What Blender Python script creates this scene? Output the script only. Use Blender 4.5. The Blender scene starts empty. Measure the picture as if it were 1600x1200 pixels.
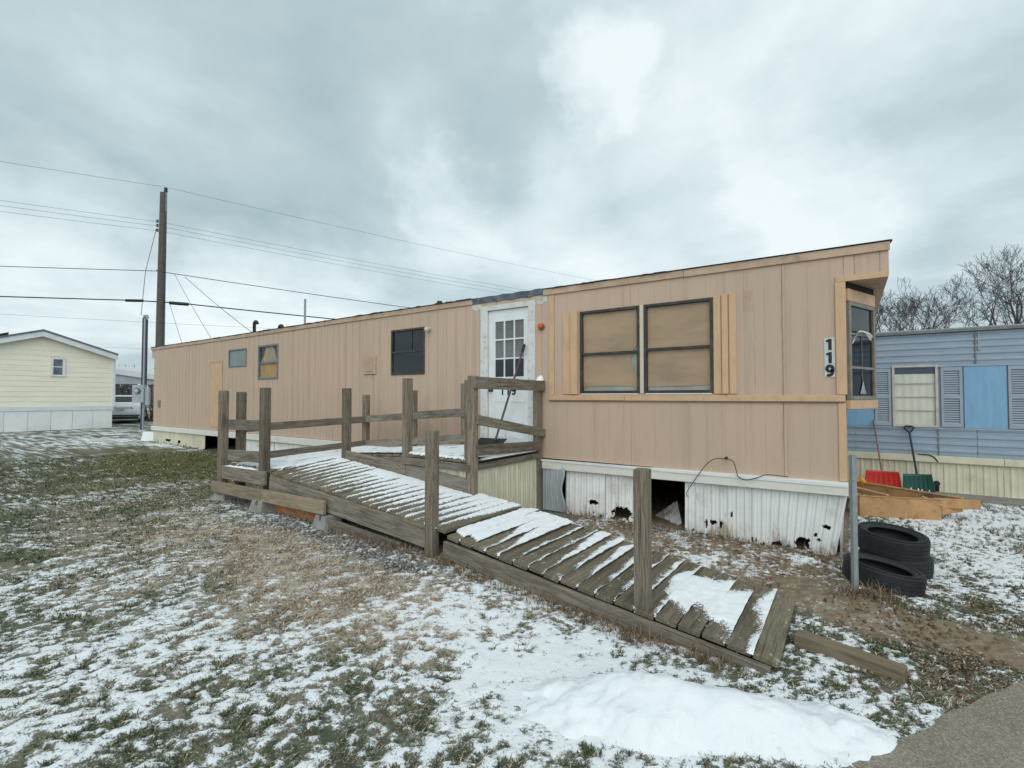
import bpy, bmesh, math, random
import numpy as np
from mathutils import Matrix, Vector
R_ = math.radians
random.seed(7)
rng = np.random.default_rng(11)
S = bpy.context.scene
COL = S.collection

# ------------------------------------------------------------------ camera, sky, sun, exposure
YAW = math.atan(525 / 758)
cam_d = bpy.data.cameras.new('camera')
cam = bpy.data.objects.new('camera', cam_d)
COL.objects.link(cam)
cam_d.sensor_width = 36
cam_d.lens = 758 / 1600 * 36
cam_d.clip_start = 0.05
cam_d.clip_end = 2000
cam.location = (0, 0, 1.6)
cam.rotation_euler = (R_(90) + math.atan(20 / 758), 0, YAW)
S.camera = cam
S.view_settings.view_transform = 'Standard'
S.view_settings.look = 'None'
S.view_settings.exposure = 0.09
S.view_settings.gamma = 1
S.view_settings.use_curve_mapping = False
S.render.engine = 'CYCLES'
S.cycles.use_denoising = True
S.cycles.max_bounces = 6
S.cycles.caustics_reflective = False
S.cycles.caustics_refractive = False


class G:
    """small helper for writing node graphs"""
    def __init__(s, tree):
        s.t = tree
        s.n = tree.nodes
        s.l = tree.links

    def put(s, sock, v):
        if v is None:
            return
        if hasattr(v, 'is_output'):
            s.l.new(v, sock)
        else:
            if isinstance(v, (tuple, list)) and sock.type == 'RGBA' and len(v) == 3:
                v = (*v, 1)
            sock.default_value = v

    def node(s, typ, ins=None, **kw):
        nd = s.n.new(typ)
        for k, v in kw.items():
            setattr(nd, k, v)
        for k, v in (ins or {}).items():
            s.put(nd.inputs[k], v)
        return nd

    def math(s, op, a, b=None, c=None, clamp=False):
        nd = s.node('ShaderNodeMath', operation=op, use_clamp=clamp)
        for i, v in enumerate((a, b, c)):
            s.put(nd.inputs[i], v)
        return nd.outputs[0]

    def vmath(s, op, a, b=None):
        nd = s.node('ShaderNodeVectorMath', operation=op)
        s.put(nd.inputs[0], a)
        s.put(nd.inputs[1], b)
        return nd.outputs['Value'] if op == 'DOT_PRODUCT' else nd.outputs[0]

    def mix(s, f, a, b, blend='MIX'):
        nd = s.node('ShaderNodeMix', data_type='RGBA', blend_type=blend, clamp_factor=True)
        s.put(nd.inputs[0], f)
        s.put(nd.inputs[6], a)
        s.put(nd.inputs[7], b)
        return nd.outputs[2]

    def noise(s, vec, scale, detail=3.0, rough=0.55, out=0, dist=0.0):
        nd = s.node('ShaderNodeTexNoise', {'Scale': scale, 'Detail': detail, 'Roughness': rough, 'Distortion': dist})
        s.put(nd.inputs['Vector'], vec)
        return nd.outputs[out]

    def step(s, v, a, b, lo=0.0, hi=1.0):
        nd = s.node('ShaderNodeMapRange', interpolation_type='SMOOTHSTEP')
        s.put(nd.inputs[0], v)
        for i, x in enumerate((a, b, lo, hi)):
            s.put(nd.inputs[i + 1], x)
        return nd.outputs[0]

    def scalevec(s, vec, sc, loc=(0, 0, 0)):
        nd = s.node('ShaderNodeMapping', {'Scale': sc, 'Location': loc})
        s.put(nd.inputs['Vector'], vec)
        return nd.outputs[0]


SUN_EL, SUN_AZ = R_(40), R_(150)       # azimuth measured clockwise from +Y
world = bpy.data.worlds.new('World')
S.world = world
world.use_nodes = True
g = G(world.node_tree)
g.n.clear()
d = g.node('ShaderNodeTexCoord').outputs['Generated']
nish = g.node('ShaderNodeTexSky', sky_type='NISHITA', sun_disc=False, sun_elevation=SUN_EL, sun_rotation=SUN_AZ).outputs[0]
sep = g.node('ShaderNodeSeparateXYZ', {0: d})
zz = g.math('ADD', g.math('MAXIMUM', sep.outputs[2], 0.0), 0.16)
flat = g.node('ShaderNodeCombineXYZ', {0: g.math('DIVIDE', sep.outputs[0], zz), 1: g.math('DIVIDE', sep.outputs[1], zz), 2: 0.37}).outputs[0]
n1 = g.noise(flat, 0.62, 7.0, 0.52, dist=0.25)
n2 = g.noise(g.vmath('ADD', flat, (4.3, 9.1, 2.0)), 1.9, 5.0, 0.55)
cl = g.math('ADD', g.math('MULTIPLY', g.math('SUBTRACT', n1, 0.5), 1.75), g.math('MULTIPLY', g.math('SUBTRACT', n2, 0.5), 0.62))


warp = g.vmath('MULTIPLY', g.vmath('SUBTRACT', g.noise(d, 3.2, 5.0, 0.6, out=1), (0.5, 0.5, 0.5)), (0.5, 0.5, 0.4))
dw = g.vmath('NORMALIZE', g.vmath('ADD', d, warp))


def sky_blob(x, y, z, width, amount):
    v = Vector((x, y, z)).normalized()
    c = g.vmath('DOT_PRODUCT', dw, tuple(v))
    return g.math('MULTIPLY', g.step(c, math.cos(width), 1.0), amount)


# big cloud banks (minus) and the thin bright places between them (plus): direction, half width, amount
SKY_BLOBS = [(-0.795, 0.357, 0.49, 0.42, -0.24), (-0.494, 0.674, 0.549, 0.2, -0.16), (0.08, 0.918, 0.389, 0.25, -0.2), (-0.823, 0.457, 0.337, 0.25, -0.14),
             (-0.345, 0.746, 0.57, 0.11, 0.26), (-0.604, 0.70, 0.38, 0.16, 0.2), (-0.036, 0.956, 0.29, 0.2, 0.22), (-0.052, 0.839, 0.542, 0.22, 0.14),
             (-0.95, 0.23, 0.213, 0.14, 0.2), (-0.85, 0.499, 0.166, 0.2, 0.22), (-0.938, 0.177, 0.299, 0.16, -0.1), (-0.3, 0.87, 0.38, 0.3, 0.14), (-0.08, 0.86, 0.5, 0.35, 0.13)]
for b in SKY_BLOBS:
    cl = g.math('ADD', cl, sky_blob(*b))
cl = g.math('ADD', cl, g.step(sep.outputs[2], 0.55, 0.08, 0.485, 0.60))
ramp = g.node('ShaderNodeValToRGB', {0: cl})
ce = ramp.color_ramp
ce.elements[0].position = 0.12
ce.elements[0].color = (3.7, 4.9, 5.25, 1)
ce.elements[1].position = 0.9
ce.elements[1].color = (8.5, 9.4, 9.6, 1)
e = ce.elements.new(0.42)
e.color = (5.05, 6.25, 6.6, 1)
e = ce.elements.new(0.62)
e.color = (6.5, 7.65, 8.0, 1)
skycol = g.mix(0.93, nish, ramp.outputs[0])
bg = g.node('ShaderNodeBackground', {'Color': skycol, 'Strength': 0.1})
g.l.new(bg.outputs[0], g.node('ShaderNodeOutputWorld').inputs[0])

sun_d = bpy.data.lights.new('sun', 'SUN')
sun_d.energy = 1.35
sun_d.angle = R_(70)
sun_d.color = (1.0, 0.97, 0.93)
sun = bpy.data.objects.new('sun', sun_d)
COL.objects.link(sun)
sd = Vector((math.sin(SUN_AZ) * math.cos(SUN_EL), math.cos(SUN_AZ) * math.cos(SUN_EL), math.sin(SUN_EL)))
sun.rotation_euler = sd.to_track_quat('Z', 'Y').to_euler()
sun.location = (0, -10, 20)

# ------------------------------------------------------------------ numpy noise
_perm = np.random.default_rng(5).permutation(4096)
_val = np.random.default_rng(6).random(4096)


def vnoise(x, y, seed=0):
    xi = np.floor(x).astype(np.int64)
    yi = np.floor(y).astype(np.int64)
    fx = x - xi
    fy = y - yi
    fx = fx * fx * fx * (fx * (fx * 6 - 15) + 10)
    fy = fy * fy * fy * (fy * (fy * 6 - 15) + 10)

    def h(a, b):
        return _val[_perm[(_perm[(a + seed * 131) & 4095] + b) & 4095]]
    v00, v10, v01, v11 = h(xi, yi), h(xi + 1, yi), h(xi, yi + 1), h(xi + 1, yi + 1)
    return (v00 * (1 - fx) + v10 * fx) * (1 - fy) + (v01 * (1 - fx) + v11 * fx) * fy


def fbm(x, y, octs=4, seed=0, gain=0.5):
    s = 0
    a = 1
    t = 0
    for i in range(octs):
        c, sn = math.cos(0.6 * i), math.sin(0.6 * i)
        s = s + a * vnoise((x * c - y * sn) * 2 ** i + 17.3 * i, (x * sn + y * c) * 2 ** i - 9.1 * i, seed + i)
        t += a
        a *= gain
    return s / t


def sm(a, b, x):
    t = np.clip((x - a) / (b - a), 0, 1)
    return t * t * (3 - 2 * t)


# ------------------------------------------------------------------ scene building helpers
WM = {}


def put(o, parent=None, M=None):
    M = M or Matrix()
    COL.objects.link(o)
    if parent is not None:
        o.parent = parent
        o.matrix_basis = WM[parent.name].inverted() @ M
    else:
        o.matrix_basis = M
    WM[o.name] = M.copy()
    return o


def tag(o, label, cat, group=None):
    o['label'] = label
    o['category'] = cat
    if group:
        o['group'] = group
    return o


def thing(name, label, cat, loc=(0, 0, 0), rz=0.0, group=None):
    o = bpy.data.objects.new(name, None)
    o.empty_display_size = 0.1
    put(o, None, Matrix.Translation(loc) @ Matrix.Rotation(rz, 4, 'Z'))
    return tag(o, label, cat, group)


def kind(o, k):
    o['kind'] = k
    return o


class MB:
    def __init__(s):
        s.v = []
        s.f = []

    def add(s, vs, fs):
        n = len(s.v)
        s.v += [tuple(v) for v in vs]
        s.f += [tuple(i + n for i in f) for f in fs]
        return s

    def box(s, x0, x1, y0, y1, z0, z1, M=None):
        vs = [(x, y, z) for x in (x0, x1) for y in (y0, y1) for z in (z0, z1)]
        if M is not None:
            vs = [M @ Vector(v) for v in vs]
        return s.add(vs, [(0, 1, 3, 2), (4, 6, 7, 5), (0, 4, 5, 1), (2, 3, 7, 6), (0, 2, 6, 4), (1, 5, 7, 3)])

    def hexa(s, b, t):
        """b, t: four bottom and four top corners in the same turning order"""
        vs = list(b) + list(t)
        return s.add(vs, [(3, 2, 1, 0), (4, 5, 6, 7)] + [(i, (i + 1) % 4, (i + 1) % 4 + 4, i + 4) for i in range(4)])

    def tube(s, pts, r, n=8, cap=True):
        pts = [Vector(p) for p in pts]
        rs = r if isinstance(r, (list, tuple)) else [r] * len(pts)
        up = None
        rings = []
        for i, p in enumerate(pts):
            t = (pts[min(i + 1, len(pts) - 1)] - pts[max(i - 1, 0)]).normalized()
            if up is None:
                up = t.orthogonal().normalized()
            up = (up - t * up.dot(t)).normalized()
            sd_ = t.cross(up)
            rings.append([p + (up * math.cos(2 * math.pi * k / n) + sd_ * math.sin(2 * math.pi * k / n)) * rs[i] for k in range(n)])
        vs = [v for ring in rings for v in ring]
        fs = []
        for i in range(len(pts) - 1):
            for k in range(n):
                fs.append((i * n + k, i * n + (k + 1) % n, (i + 1) * n + (k + 1) % n, (i + 1) * n + k))
        if cap:
            fs.append(tuple(range(n - 1, -1, -1)))
            fs.append(tuple((len(pts) - 1) * n + k for k in range(n)))
        return s.add(vs, fs)

    def lathe(s, prof, n=24, M=None):
        """closed profile of (radius, z) turned round Z"""
        m = len(prof)
        vs = []
        for k in range(n):
            a = 2 * math.pi * k / n
            for r, z in prof:
                v = Vector((r * math.cos(a), r * math.sin(a), z))
                vs.append(M @ v if M is not None else v)
        fs = []
        for k in range(n):
            for j in range(m):
                fs.append((k * m + j, ((k + 1) % n) * m + j, ((k + 1) % n) * m + (j + 1) % m, k * m + (j + 1) % m))
        return s.add(vs, fs)

    def mesh(s, name, mat=None, smooth=False, bevel=0.0, fix=True):
        me = bpy.data.meshes.new(name)
        me.from_pydata(s.v, [], s.f)
        if fix or bevel:
            bm = bmesh.new()
            bm.from_mesh(me)
            bmesh.ops.recalc_face_normals(bm, faces=bm.faces)
            if bevel:
                bmesh.ops.bevel(bm, geom=list(bm.edges), offset=bevel, segments=1, affect='EDGES', clamp_overlap=True)
            bm.to_mesh(me)
            bm.free()
        if smooth:
            me.polygons.foreach_set('use_smooth', [True] * len(me.polygons))
        if mat:
            me.materials.append(mat)
        return me


def part(name, mb, mat, parent, M=None, smooth=False, bevel=0.0, fix=True):
    me = mb if isinstance(mb, bpy.types.Mesh) else mb.mesh(name, mat, smooth, bevel, fix)
    o = bpy.data.objects.new(name, me)
    return put(o, parent, M)


def bx(name, mat, parent, x0, x1, y0, y1, z0, z1, bevel=0.0):
    """axis aligned box in world coordinates, own origin at its centre"""
    c = Vector(((x0 + x1) / 2, (y0 + y1) / 2, (z0 + z1) / 2))
    a, b, h = (x1 - x0) / 2, (y1 - y0) / 2, (z1 - z0) / 2
    return part(name, MB().box(-a, a, -b, b, -h, h), mat, parent, Matrix.Translation(c), bevel=bevel)


_bc = {}


def board(name, p0, p1, w, h, mat, parent, up=(0, 0, 1), bevel=0.004, roll=0.0):
    """a straight board from p0 to p1; h along 'up', w across; grain runs along local X"""
    p0, p1 = Vector(p0), Vector(p1)
    x = (p1 - p0)
    L = x.length
    x.normalize()
    z = Vector(up)
    z = (z - x * z.dot(x)).normalized()
    y = z.cross(x)
    key = (round(L, 2), round(w, 3), round(h, 3), mat.name, bevel)
    me = _bc.get(key)
    if me is None:
        me = MB().box(-L / 2, L / 2, -w / 2, w / 2, -h / 2, h / 2).mesh(name, mat, bevel=bevel)
        _bc[key] = me
    M = Matrix((x, y, z)).transposed().to_4x4()
    M.translation = (p0 + p1) / 2
    if roll:
        M = M @ Matrix.Rotation(roll, 4, 'X')
    return part(name, me, mat, parent, M)


def np_mesh(name, V, F, mat, smooth=False, attrs=None):
    """V (n,3); F list of (m,k) int arrays"""
    me = bpy.data.meshes.new(name)
    V = np.asarray(V, np.float32)
    me.vertices.add(len(V))
    me.vertices.foreach_set('co', V.ravel())
    loops = np.concatenate([f.ravel() for f in F]).astype(np.int32)
    tot = np.concatenate([np.full(len(f), f.shape[1], np.int32) for f in F])
    start = np.concatenate([[0], np.cumsum(tot)[:-1]]).astype(np.int32)
    me.loops.add(len(loops))
    me.polygons.add(len(tot))
    me.loops.foreach_set('vertex_index', loops)
    me.polygons.foreach_set('loop_start', start)
    me.polygons.foreach_set('loop_total', tot)
    if smooth:
        me.polygons.foreach_set('use_smooth', np.ones(len(tot), bool))
    for k, a in (attrs or {}).items():
        a = np.asarray(a, np.float32)
        if a.ndim == 1:
            at = me.attributes.new(k, 'FLOAT', 'POINT')
            at.data.foreach_set('value', a)
        else:
            at = me.attributes.new(k, 'FLOAT_COLOR', 'POINT')
            at.data.foreach_set('color', np.concatenate([a, np.ones((len(a), 1), np.float32)], 1).ravel())
    me.update(calc_edges=True)
    me.validate()
    if mat:
        me.materials.append(mat)
    return me


# ------------------------------------------------------------------ materials
def new_mat(name):
    m = bpy.data.materials.new(name)
    m.use_nodes = True
    gg = G(m.node_tree)
    b = gg.n['Principled BSDF']
    return m, gg, b


def plain(name, col, rough=0.6, var=0.12, scale=6.0, bump=0.0, bscale=60.0, metal=0.0, spec=0.4, stretch=(1, 1, 1), dirt=None, dirt_amt=0.4, dscale=2.0):
    """a colour that is never quite even, with optional grime and fine relief"""
    m, gg, b = new_mat(name)
    tc = gg.node('ShaderNodeTexCoord').outputs['Object']
    rnd = gg.node('ShaderNodeObjectInfo').outputs['Random']
    vec = gg.vmath('ADD', tc, gg.node('ShaderNodeCombineXYZ', {0: gg.math('MULTIPLY', rnd, 37.0), 1: gg.math('MULTIPLY', rnd, 11.0), 2: gg.math('MULTIPLY', rnd, 23.0)}).outputs[0])
    sv = gg.scalevec(vec, stretch)
    n = gg.noise(sv, scale, 5.0, 0.6)
    lo = tuple(c * (1 - var) for c in col)
    hi = tuple(min(1, c * (1 + var)) for c in col)
    c = gg.mix(gg.step(n, 0.3, 0.7), lo, hi)
    if dirt:
        dn = gg.noise(sv, dscale, 6.0, 0.65)
        c = gg.mix(gg.math('MULTIPLY', gg.step(dn, 0.48, 0.72), dirt_amt), c, dirt)
    gg.put(b.inputs['Base Color'], c)
    b.inputs['Roughness'].default_value = rough
    b.inputs['Metallic'].default_value = metal
    b.inputs['Specular IOR Level'].default_value = spec
    if bump:
        bn = gg.noise(vec, bscale, 4.0, 0.6)
        bp = gg.node('ShaderNodeBump', {'Strength': bump, 'Distance': 0.01, 'Height': bn})
        gg.l.new(bp.outputs[0], b.inputs['Normal'])
    return m


def wood(name, a, bcol, dark, green=0.25, rough=0.85, frost=0.0):
    m, gg, b = new_mat(name)
    tc = gg.node('ShaderNodeTexCoord').outputs['Object']
    rnd = gg.node('ShaderNodeObjectInfo').outputs['Random']
    vec = gg.vmath('ADD', tc, gg.node('ShaderNodeCombineXYZ', {0: gg.math('MULTIPLY', rnd, 41.0), 1: gg.math('MULTIPLY', rnd, 13.0), 2: gg.math('MULTIPLY', rnd, 29.0)}).outputs[0])
    wob = gg.noise(gg.scalevec(vec, (1.6, 7, 7)), 1.0, 3.0, 0.5, out=1)
    v2 = gg.vmath('ADD', gg.scalevec(vec, (1.0, 42, 42)), gg.vmath('MULTIPLY', gg.vmath('SUBTRACT', wob, (0.5, 0.5, 0.5)), (0, 7, 7)))
    grain = gg.noise(v2, 1.1, 5.0, 0.65)
    c = gg.mix(gg.step(grain, 0.34, 0.66), a, bcol)
    crack = gg.noise(gg.scalevec(vec, (1.4, 95, 95)), 1.0, 3.0, 0.55)
    c = gg.mix(gg.step(crack, 0.57, 0.70), c, dark)
    blot = gg.noise(gg.scalevec(vec, (2.2, 5, 5)), 1.0, 5.0, 0.6)
    c = gg.mix(gg.math('MULTIPLY', gg.step(blot, 0.5, 0.75), 0.55), c, dark)
    gr = gg.noise(gg.scalevec(vec, (1.1, 3, 3)), 1.3, 4.0, 0.6)
    c = gg.mix(gg.math('MULTIPLY', gg.step(gr, 0.45, 0.7), green), c, (0.085, 0.10, 0.045))
    tone = gg.math('ADD', 0.78, gg.math('MULTIPLY', rnd, 0.42))
    c = gg.mix(1.0, c, gg.node('ShaderNodeCombineColor', {0: tone, 1: tone, 2: tone}).outputs[0], blend='MULTIPLY')
    if frost:        # crumbs of snow left in the grain
        fn = gg.noise(gg.scalevec(vec, (9, 16, 16)), 1.0, 6.0, 0.75)
        c = gg.mix(gg.math('MULTIPLY', gg.step(fn, 0.60, 0.68), frost), c, (0.78, 0.81, 0.83))
    gg.put(b.inputs['Base Color'], c)
    b.inputs['Roughness'].default_value = rough
    b.inputs['Specular IOR Level'].default_value = 0.2
    hgt = gg.math('SUBTRACT', grain, gg.math('MULTIPLY', gg.step(crack, 0.58, 0.72), 0.6))
    bp = gg.node('ShaderNodeBump', {'Strength': 0.45, 'Distance': 0.006, 'Height': hgt})
    gg.l.new(bp.outputs[0], b.inputs['Normal'])
    return m


def glass_dark(name, tint=(0.012, 0.015, 0.018), rough=0.03):
    m, gg, b = new_mat(name)
    b.inputs['Base Color'].default_value = (*tint, 1)
    b.inputs['Roughness'].default_value = rough
    b.inputs['Specular IOR Level'].default_value = 0.6
    tc = gg.node('ShaderNodeTexCoord').outputs['Object']
    bp = gg.node('ShaderNodeBump', {'Strength': 0.06, 'Distance': 0.02, 'Height': gg.noise(tc, 2.2, 2.0)})
    gg.l.new(bp.outputs[0], b.inputs['Normal'])
    return m


def glass_clear(name):
    m, gg, b = new_mat(name)
    tr = gg.node('ShaderNodeBsdfTransparent', {'Color': (0.95, 0.96, 0.95, 1)})
    gl = gg.node('ShaderNodeBsdfGlossy', {'Color': (0.8, 0.84, 0.86, 1), 'Roughness': 0.08})
    fr = gg.node('ShaderNodeFresnel', {'IOR': 1.5})
    mx = gg.node('ShaderNodeMixShader')
    back = gg.node('ShaderNodeNewGeometry').outputs['Backfacing']
    gg.l.new(gg.math('MULTIPLY', fr.outputs[0], gg.math('SUBTRACT', 1.0, back)), mx.inputs[0])
    gg.l.new(tr.outputs[0], mx.inputs[1])
    gg.l.new(gl.outputs[0], mx.inputs[2])
    gg.l.new(mx.outputs[0], gg.n['Material Output'].inputs[0])
    return m


def snow_mat(name):
    m, gg, b = new_mat(name)
    tc = gg.node('ShaderNodeTexCoord').outputs['Object']
    n = gg.noise(tc, 9.0, 5.0, 0.6)
    gg.put(b.inputs['Base Color'], gg.mix(n, (0.80, 0.84, 0.87), (0.90, 0.92, 0.93)))
    b.inputs['Roughness'].default_value = 0.75
    b.inputs['Specular IOR Level'].default_value = 0.25
    hgt = gg.math('ADD', gg.noise(tc, 30.0, 4.0, 0.6), gg.math('MULTIPLY', gg.noise(tc, 170.0, 2.0, 0.6), 0.35))
    bp = gg.node('ShaderNodeBump', {'Strength': 0.28, 'Distance': 0.012, 'Height': hgt})
    gg.l.new(bp.outputs[0], b.inputs['Normal'])
    return m


def siding_mat(name, col, warm, pale):
    """old tan house paint: blotches, runs down the wall, grime, a few rust stains"""
    m, gg, b = new_mat(name)
    pos = gg.node('ShaderNodeNewGeometry').outputs['Position']
    big = gg.noise(pos, 0.7, 3.0, 0.5)
    c = gg.mix(gg.step(big, 0.35, 0.65), col, warm)
    runs = gg.noise(gg.scalevec(pos, (9, 9, 0.5)), 1.0, 5.0, 0.65)
    c = gg.mix(gg.math('MULTIPLY', gg.step(runs, 0.48, 0.72), 0.5), c, tuple(v * 0.78 for v in col))
    pal = gg.noise(gg.scalevec(pos, (5, 5, 1.4), (3, 1, 7)), 1.0, 5.0, 0.7)
    c = gg.mix(gg.math('MULTIPLY', gg.step(pal, 0.55, 0.75), 0.4), c, pale)
    rust = gg.noise(gg.scalevec(pos, (16, 16, 0.7), (9, 4, 2)), 1.0, 3.0, 0.55)
    c = gg.mix(gg.math('MULTIPLY', gg.step(rust, 0.69, 0.78), 0.5), c, (0.33, 0.17, 0.09))
    px_ = gg.node('ShaderNodeSeparateXYZ', {0: pos}).outputs
    for (sx_, sw_, z0_, z1_, am_) in ((-0.575, 0.020, 0.7, 3.0, 0.55), (-0.845, 0.012, 1.65, 2.65, 0.5), (-0.90, 0.075, 2.55, 2.80, 0.5), (-7.09, 0.02, 0.7, 3.0, 0.4), (-5.0, 0.012, 0.8, 2.6, 0.3)):
        wobx = gg.math('ADD', px_[0], gg.math('MULTIPLY', gg.math('SUBTRACT', gg.noise(gg.scalevec(pos, (1, 1, 5)), 1.0, 4.0, 0.6), 0.5), 0.05))
        f_ = gg.step(gg.math('ABSOLUTE', gg.math('SUBTRACT', wobx, sx_)), sw_, sw_ * 0.3)
        f_ = gg.math('MULTIPLY', f_, gg.math('MULTIPLY', gg.step(px_[2], z0_ - 0.03, z0_ + 0.03), gg.step(px_[2], z1_ + 0.03, z1_ - 0.03)))
        f_ = gg.math('MULTIPLY', f_, gg.math('MULTIPLY', gg.step(gg.noise(gg.scalevec(pos, (14, 14, 3)), 1.0, 4.0, 0.65), 0.35, 0.6), am_))
        c = gg.mix(f_, c, (0.40, 0.24, 0.15))
    spots = gg.noise(pos, 26.0, 2.0, 0.5)
    c = gg.mix(gg.math('MULTIPLY', gg.step(spots, 0.75, 0.8), 0.35), c, (0.24, 0.15, 0.10))
    gg.put(b.inputs['Base Color'], c)
    b.inputs['Roughness'].default_value = 0.62
    b.inputs['Specular IOR Level'].default_value = 0.25
    fine = gg.noise(gg.scalevec(pos, (60, 60, 7)), 1.0, 3.0, 0.6)
    dent = gg.node('ShaderNodeBump', {'Strength': 0.35, 'Distance': 0.03, 'Height': gg.noise(gg.scalevec(pos, (2.6, 2.6, 0.9)), 1.0, 3.0, 0.5)})
    bp = gg.node('ShaderNodeBump', {'Strength': 0.18, 'Distance': 0.004, 'Height': fine, 'Normal': dent.outputs[0]})
    gg.l.new(bp.outputs[0], b.inputs['Normal'])
    return m


def peel_mat(name, top, under, amount, scale=9.0, rough=0.6):
    m, gg, b = new_mat(name)
    tc = gg.node('ShaderNodeTexCoord').outputs['Object']
    n = gg.noise(tc, scale, 6.0, 0.7)
    f = gg.step(n, 0.62 - amount * 0.25, 0.66 - amount * 0.25)
    n2 = gg.noise(tc, 3.0, 4.0, 0.6)
    base = gg.mix(gg.step(n2, 0.35, 0.7), top, tuple(v * 0.85 for v in top))
    gg.put(b.inputs['Base Color'], gg.mix(f, base, under))
    b.inputs['Roughness'].default_value = rough
    bp = gg.node('ShaderNodeBump', {'Strength': 0.3, 'Distance': 0.004, 'Height': gg.math('SUBTRACT', 1.0, f)})
    gg.l.new(bp.outputs[0], b.inputs['Normal'])
    return m


M_tan = siding_mat('tan_siding', (0.52, 0.395, 0.302), (0.55, 0.406, 0.312), (0.55, 0.45, 0.37))
M_peach = plain('peach_trim_paint', (0.60, 0.40, 0.245), 0.55, 0.07, 3.0, 0.1, 40, dirt=(0.42, 0.29, 0.18), dirt_amt=0.4, dscale=5, stretch=(3, 3, 1))
M_fascia = plain('fascia_paint', (0.50, 0.36, 0.26), 0.6, 0.1, 3.0, 0.1, 40, dirt=(0.25, 0.18, 0.13), dirt_amt=0.5, dscale=4)
M_tar = plain('roof_tar', (0.03, 0.03, 0.032), 0.8, 0.3, 8.0, 0.3, 60)
M_roof = plain('metal_roof_coating', (0.35, 0.35, 0.35), 0.5, 0.15, 2.0)
M_white = plain('white_paint', (0.74, 0.77, 0.78), 0.45, 0.05, 3.0, dirt=(0.5, 0.5, 0.47), dirt_amt=0.35, dscale=4)
M_whitetrim = plain('white_vinyl_trim', (0.72, 0.72, 0.66), 0.45, 0.06, 3.0, dirt=(0.45, 0.42, 0.30), dirt_amt=0.45, dscale=3, stretch=(1, 1, 3))
M_skirt = plain('white_metal_skirting', (0.76, 0.78, 0.77), 0.4, 0.06, 2.5, dirt=(0.42, 0.36, 0.25), dirt_amt=0.45, dscale=3.0)
_g = G(M_skirt.node_tree)        # rust and mud splashes low on the sheets
_b = _g.n['Principled BSDF']
_old = _b.inputs['Base Color'].links[0].from_socket
_p = _g.node('ShaderNodeNewGeometry').outputs['Position']
_z = _g.node('ShaderNodeSeparateXYZ', {0: _p}).outputs[2]
_n = _g.noise(_g.scalevec(_p, (7, 7, 2.2)), 1.0, 6.0, 0.7)
_f = _g.step(_g.math('ADD', _n, _g.step(_z, 0.36, 0.0, 0.0, 0.16)), 0.60, 0.76)
_g.l.new(_g.mix(_g.math('MULTIPLY', _f, 0.7), _old, (0.27, 0.19, 0.115)), _b.inputs['Base Color'])
M_skirtcream = plain('cream_metal_skirting', (0.62, 0.60, 0.46), 0.45, 0.06, 2.5, dirt=(0.35, 0.30, 0.18), dirt_amt=0.4, dscale=3.0)
M_creampanel = plain('cream_mossy_panel', (0.66, 0.63, 0.49), 0.5, 0.08, 3.0, dirt=(0.36, 0.33, 0.20), dirt_amt=0.6, dscale=3.5, stretch=(6, 6, 1))
M_greysheet = plain('grey_sheet', (0.36, 0.40, 0.43), 0.5, 0.1, 4.0, dirt=(0.2, 0.2, 0.2), dirt_amt=0.3)
M_dark = plain('underfloor_dark', (0.02, 0.018, 0.016), 0.9, 0.3, 5.0)
M_bronze = plain('bronze_window_frame', (0.045, 0.04, 0.033), 0.4, 0.2, 9.0, dirt=(0.16, 0.14, 0.11), dirt_amt=0.4, dscale=7)
M_greyframe = plain('grey_window_frame', (0.16, 0.18, 0.18), 0.45, 0.15, 9.0)
M_alum = plain('aluminium_frame', (0.48, 0.47, 0.43), 0.45, 0.12, 8.0, metal=0.2)
M_glassd = glass_dark('dark_window_glass')
M_glassb = glass_dark('bay_window_glass', (0.006, 0.009, 0.011), 0.05)
M_glassb.node_tree.nodes['Principled BSDF'].inputs['Specular IOR Level'].default_value = 0.35
M_bayframe = plain('weathered_bay_frame', (0.23, 0.21, 0.18), 0.5, 0.2, 8.0)
M_glassc = glass_clear('clear_window_glass')
M_shade = plain('brown_roller_blind', (0.52, 0.345, 0.225), 0.8, 0.08, 1.6, 0.1, 90, stretch=(1, 1, 3), dirt=(0.27, 0.21, 0.16), dirt_amt=0.4, dscale=2)
M_doorreflect = plain('grey_door_reflection', (0.20, 0.19, 0.21), 0.8, 0.12, 3.0, dirt=(0.13, 0.125, 0.14), dirt_amt=0.5, stretch=(1, 1, 4))  # grey that imitates the sky reflected in the upper door panes
M_cloth = plain('torn_white_cloth', (0.60, 0.60, 0.57), 0.85, 0.1, 6.0)
M_ply = plain('plywood', (0.56, 0.30, 0.10), 0.7, 0.25, 4.0, stretch=(5, 5, 1), dirt=(0.33, 0.19, 0.09), dirt_amt=0.5)
M_greypanel = plain('blue_grey_panel', (0.22, 0.27, 0.27), 0.5, 0.1, 4.0)
M_primer = peel_mat('bare_primer_frame', (0.68, 0.69, 0.67), (0.50, 0.47, 0.42), 0.22, 16.0)
M_primerwall = peel_mat('primer_patch', (0.58, 0.60, 0.58), (0.47, 0.35, 0.27), 0.3, 8.0)
M_tarp = plain('blue_grey_flashing', (0.10, 0.125, 0.155), 0.5, 0.3, 9.0, 0.4, 25, dirt=(0.3, 0.33, 0.35), dirt_amt=0.5, dscale=8)
M_black = plain('black_plastic', (0.012, 0.013, 0.014), 0.45, 0.2, 8.0)
M_rubber = plain('tyre_rubber', (0.015, 0.018, 0.022), 0.62, 0.25, 7.0, 0.3, 70, spec=0.45, dirt=(0.035, 0.035, 0.034), dirt_amt=0.4, dscale=5)
M_amber = plain('amber_lamp_lens', (0.5, 0.10, 0.03), 0.25, 0.2, 20.0)
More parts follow.
